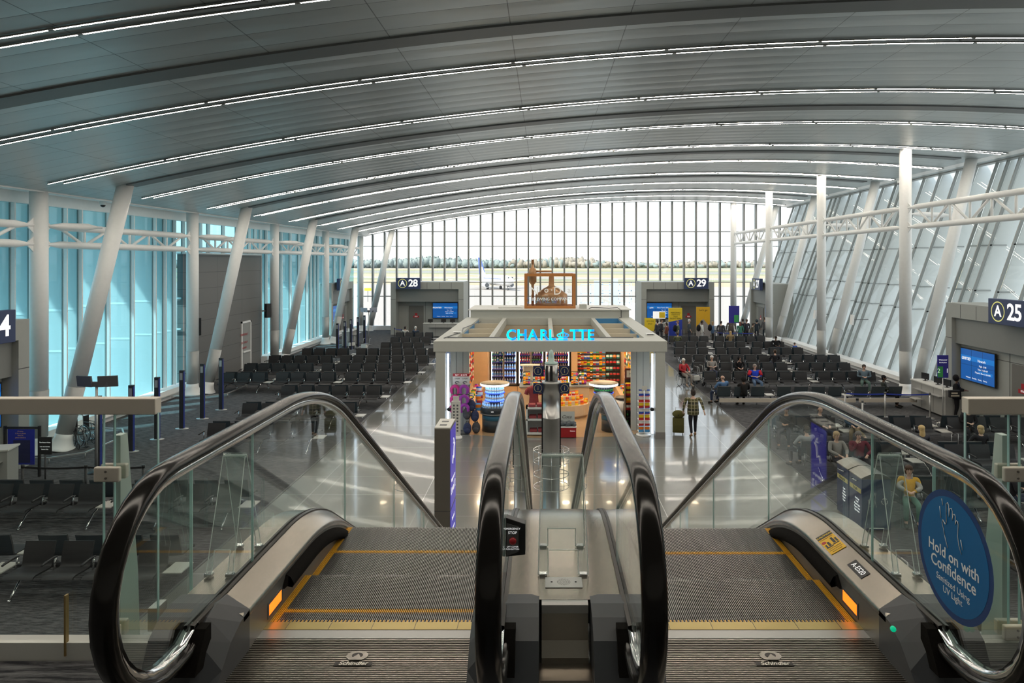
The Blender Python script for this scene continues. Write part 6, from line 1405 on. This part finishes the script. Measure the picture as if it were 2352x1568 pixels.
# ---------------- aircraft, bridges outside
jet = E('airliner', 'white twin-engine airliner with blue tail parked on the apron', 'aircraft', (PX(1136, 257), 262, -4.5), R(25))
jw = mat('jet_white', (.80, .80, .80), .4); jb = mat('jet_blue', (.06, .12, .42), .4)
prof = [(.02, -17), (.7, -16.4), (1.35, -15.2), (1.8, -13.2), (1.95, -11), (1.95, 8), (1.6, 12), (.9, 16), (.25, 19)]
O('fuselage', MB().m(jw).tube([(0, q, 3.5 + (.9 if q > 12 else .3 if q > 8 else 0)) for r_, q in prof], [r_ for r_, q in prof], 20), jet)
O('tail_fin', MB().m(jb).prism([(11.5, 5.3), (18.2, 5.3), (19.8, 12.2), (17.2, 12.2)], 0, -.15, .15).m(jw).prism([(11.0, 5.0), (16.6, 5.2), (16.5, 8.3), (14.6, 8.5)], 0, -.17, .17), jet)
for s in (-1, 1):
    O('wing', MB().m(jw)._add([(s * 1.5, -3, 2.3), (s * 1.5, 4, 2.3), (s * 16.5, 7.5, 3.6), (s * 16.5, 5.8, 3.6), (s * 1.5, -3, 2.8), (s * 1.5, 4, 2.7), (s * 16.5, 7.5, 3.75), (s * 16.5, 5.8, 3.75)], [(0, 1, 2, 3), (4, 5, 6, 7), (0, 4, 7, 3), (1, 5, 6, 2), (3, 7, 6, 2), (0, 4, 5, 1)], False), jet)
    O('tailplane', MB().m(jw)._add([(s * .3, 14, 5), (s * .3, 17.5, 5), (s * 6, 18.5, 5.4), (s * 6, 17.2, 5.4), (s * .3, 14, 5.2), (s * .3, 17.5, 5.2), (s * 6, 18.5, 5.5), (s * 6, 17.2, 5.5)], [(0, 1, 2, 3), (4, 5, 6, 7), (0, 4, 7, 3), (1, 5, 6, 2), (3, 7, 6, 2)], False), jet)
    en = O('engine', MB().m(jw).tube([(s * 5, -4.2, 1.75), (s * 5, -3.5, 1.75), (s * 5, -.5, 1.8), (s * 5, .8, 1.9)], [1.0, 1.1, 1.0, .5], 18), jet); O('intake', MB().m(dgrey).cyl((s * 5, -4.25, 1.75), (s * 5, -4.1, 1.75), .85), en)
    O('main_gear', MB().m(dgrey).cyl((s * 2.7 - .4, 1.5, .55), (s * 2.7 + .4, 1.5, .55), .55).cyl((s * 2.7, 1.5, .55), (s * 2.5, 1.5, 2.4), .12, seg=8), jet)
O('nose_gear', MB().m(dgrey).cyl((-.3, -12.5, .4), (.3, -12.5, .4), .4).cyl((0, -12.5, .4), (0, -12.5, 2), .1, seg=8), jet)
mb = MB().m(jb)
for i in range(26):
    for s in (-1, 1): mb.box((s * 1.9, -10 + i * .72, 4.1), (.12, .28, .4))
mb.m(black).box((0, -15.0, 4.55), (1.9, .6, .45), (R(-35), 0, 0))
O('window_row', mb, jet)['kind'] = 'stuff'
for (px, Y, s, lab) in ((1165, 66, 1, 'white slanted bridge railing outside the end glass, left of the kettle'), (1400, 66, -1, 'white slanted bridge railing outside the end glass, right of the kettle')):
    g = E('bridge_railing', lab, 'railing', (PX(px, Y), Y, 0)); mb = MB().m(offw)
    a, b_ = Vector((-s * 1.0, 0, 1.7)), Vector((s * 1.1, 0, 2.75)); mb.bar(a, b_, .08, .12); O('hand_rail', mb, g)
    for i in range(5): p = a.lerp(b_, .1 + i * .21); O('baluster', MB().m(offw).bb(p.x - .05, p.x + .05, -.03, .03, .0, p.z), g)
    O('landing', MB().m(offw).bb(-1.2, 1.3, -.4, .4, -4.5, .3), g)
for px, w2, lab in ((1390, 3.2, 'pale passenger bridge end with guard rails outside, right of the kettle'), (1425, 2.6, 'second pale bridge frame outside, next to the first')):
    yb_ = 90 if px < 1400 else 99; g = E('passenger_bridge', lab, 'bridge', (PX(px, yb_), yb_, -4.5)); pb = mat('bridge_pale', (.50, .58, .66), .5)
    O('cabin', MB().m(mat('bridge_white', (.72, .74, .74), .5)).bb(-w2, w2, 0, 4, 0, 4.4), g)
    O('pillar', MB().m(pb).bb(-w2 * .3 - .5, -w2 * .3 + .4, -.3, .3, 0, 8.1), g)
    for i in range(6): O('rail_post', MB().m(pb).bb(-w2 + i * w2 * .4 - .05, -w2 + i * w2 * .4 + .05, -.05, .05, 4.4, 7.6), g)
    for z in (5.2, 6.4, 7.6): O('rail', MB().m(pb).bb(-w2, w2, -.05, .05, z - .06, z + .06), g)
g = E('yellow_sign', 'small yellow taxiway sign on the airfield behind the left leaning columns', 'sign', (PX(845, 180), 180, -4.5)); O('board', MB().m(yellow).bb(-.9, .9, -.1, .1, 2.9, 3.6), g); O('post', MB().m(dgrey).bb(-.06, .06, -.06, .06, 0, 2.9), g)
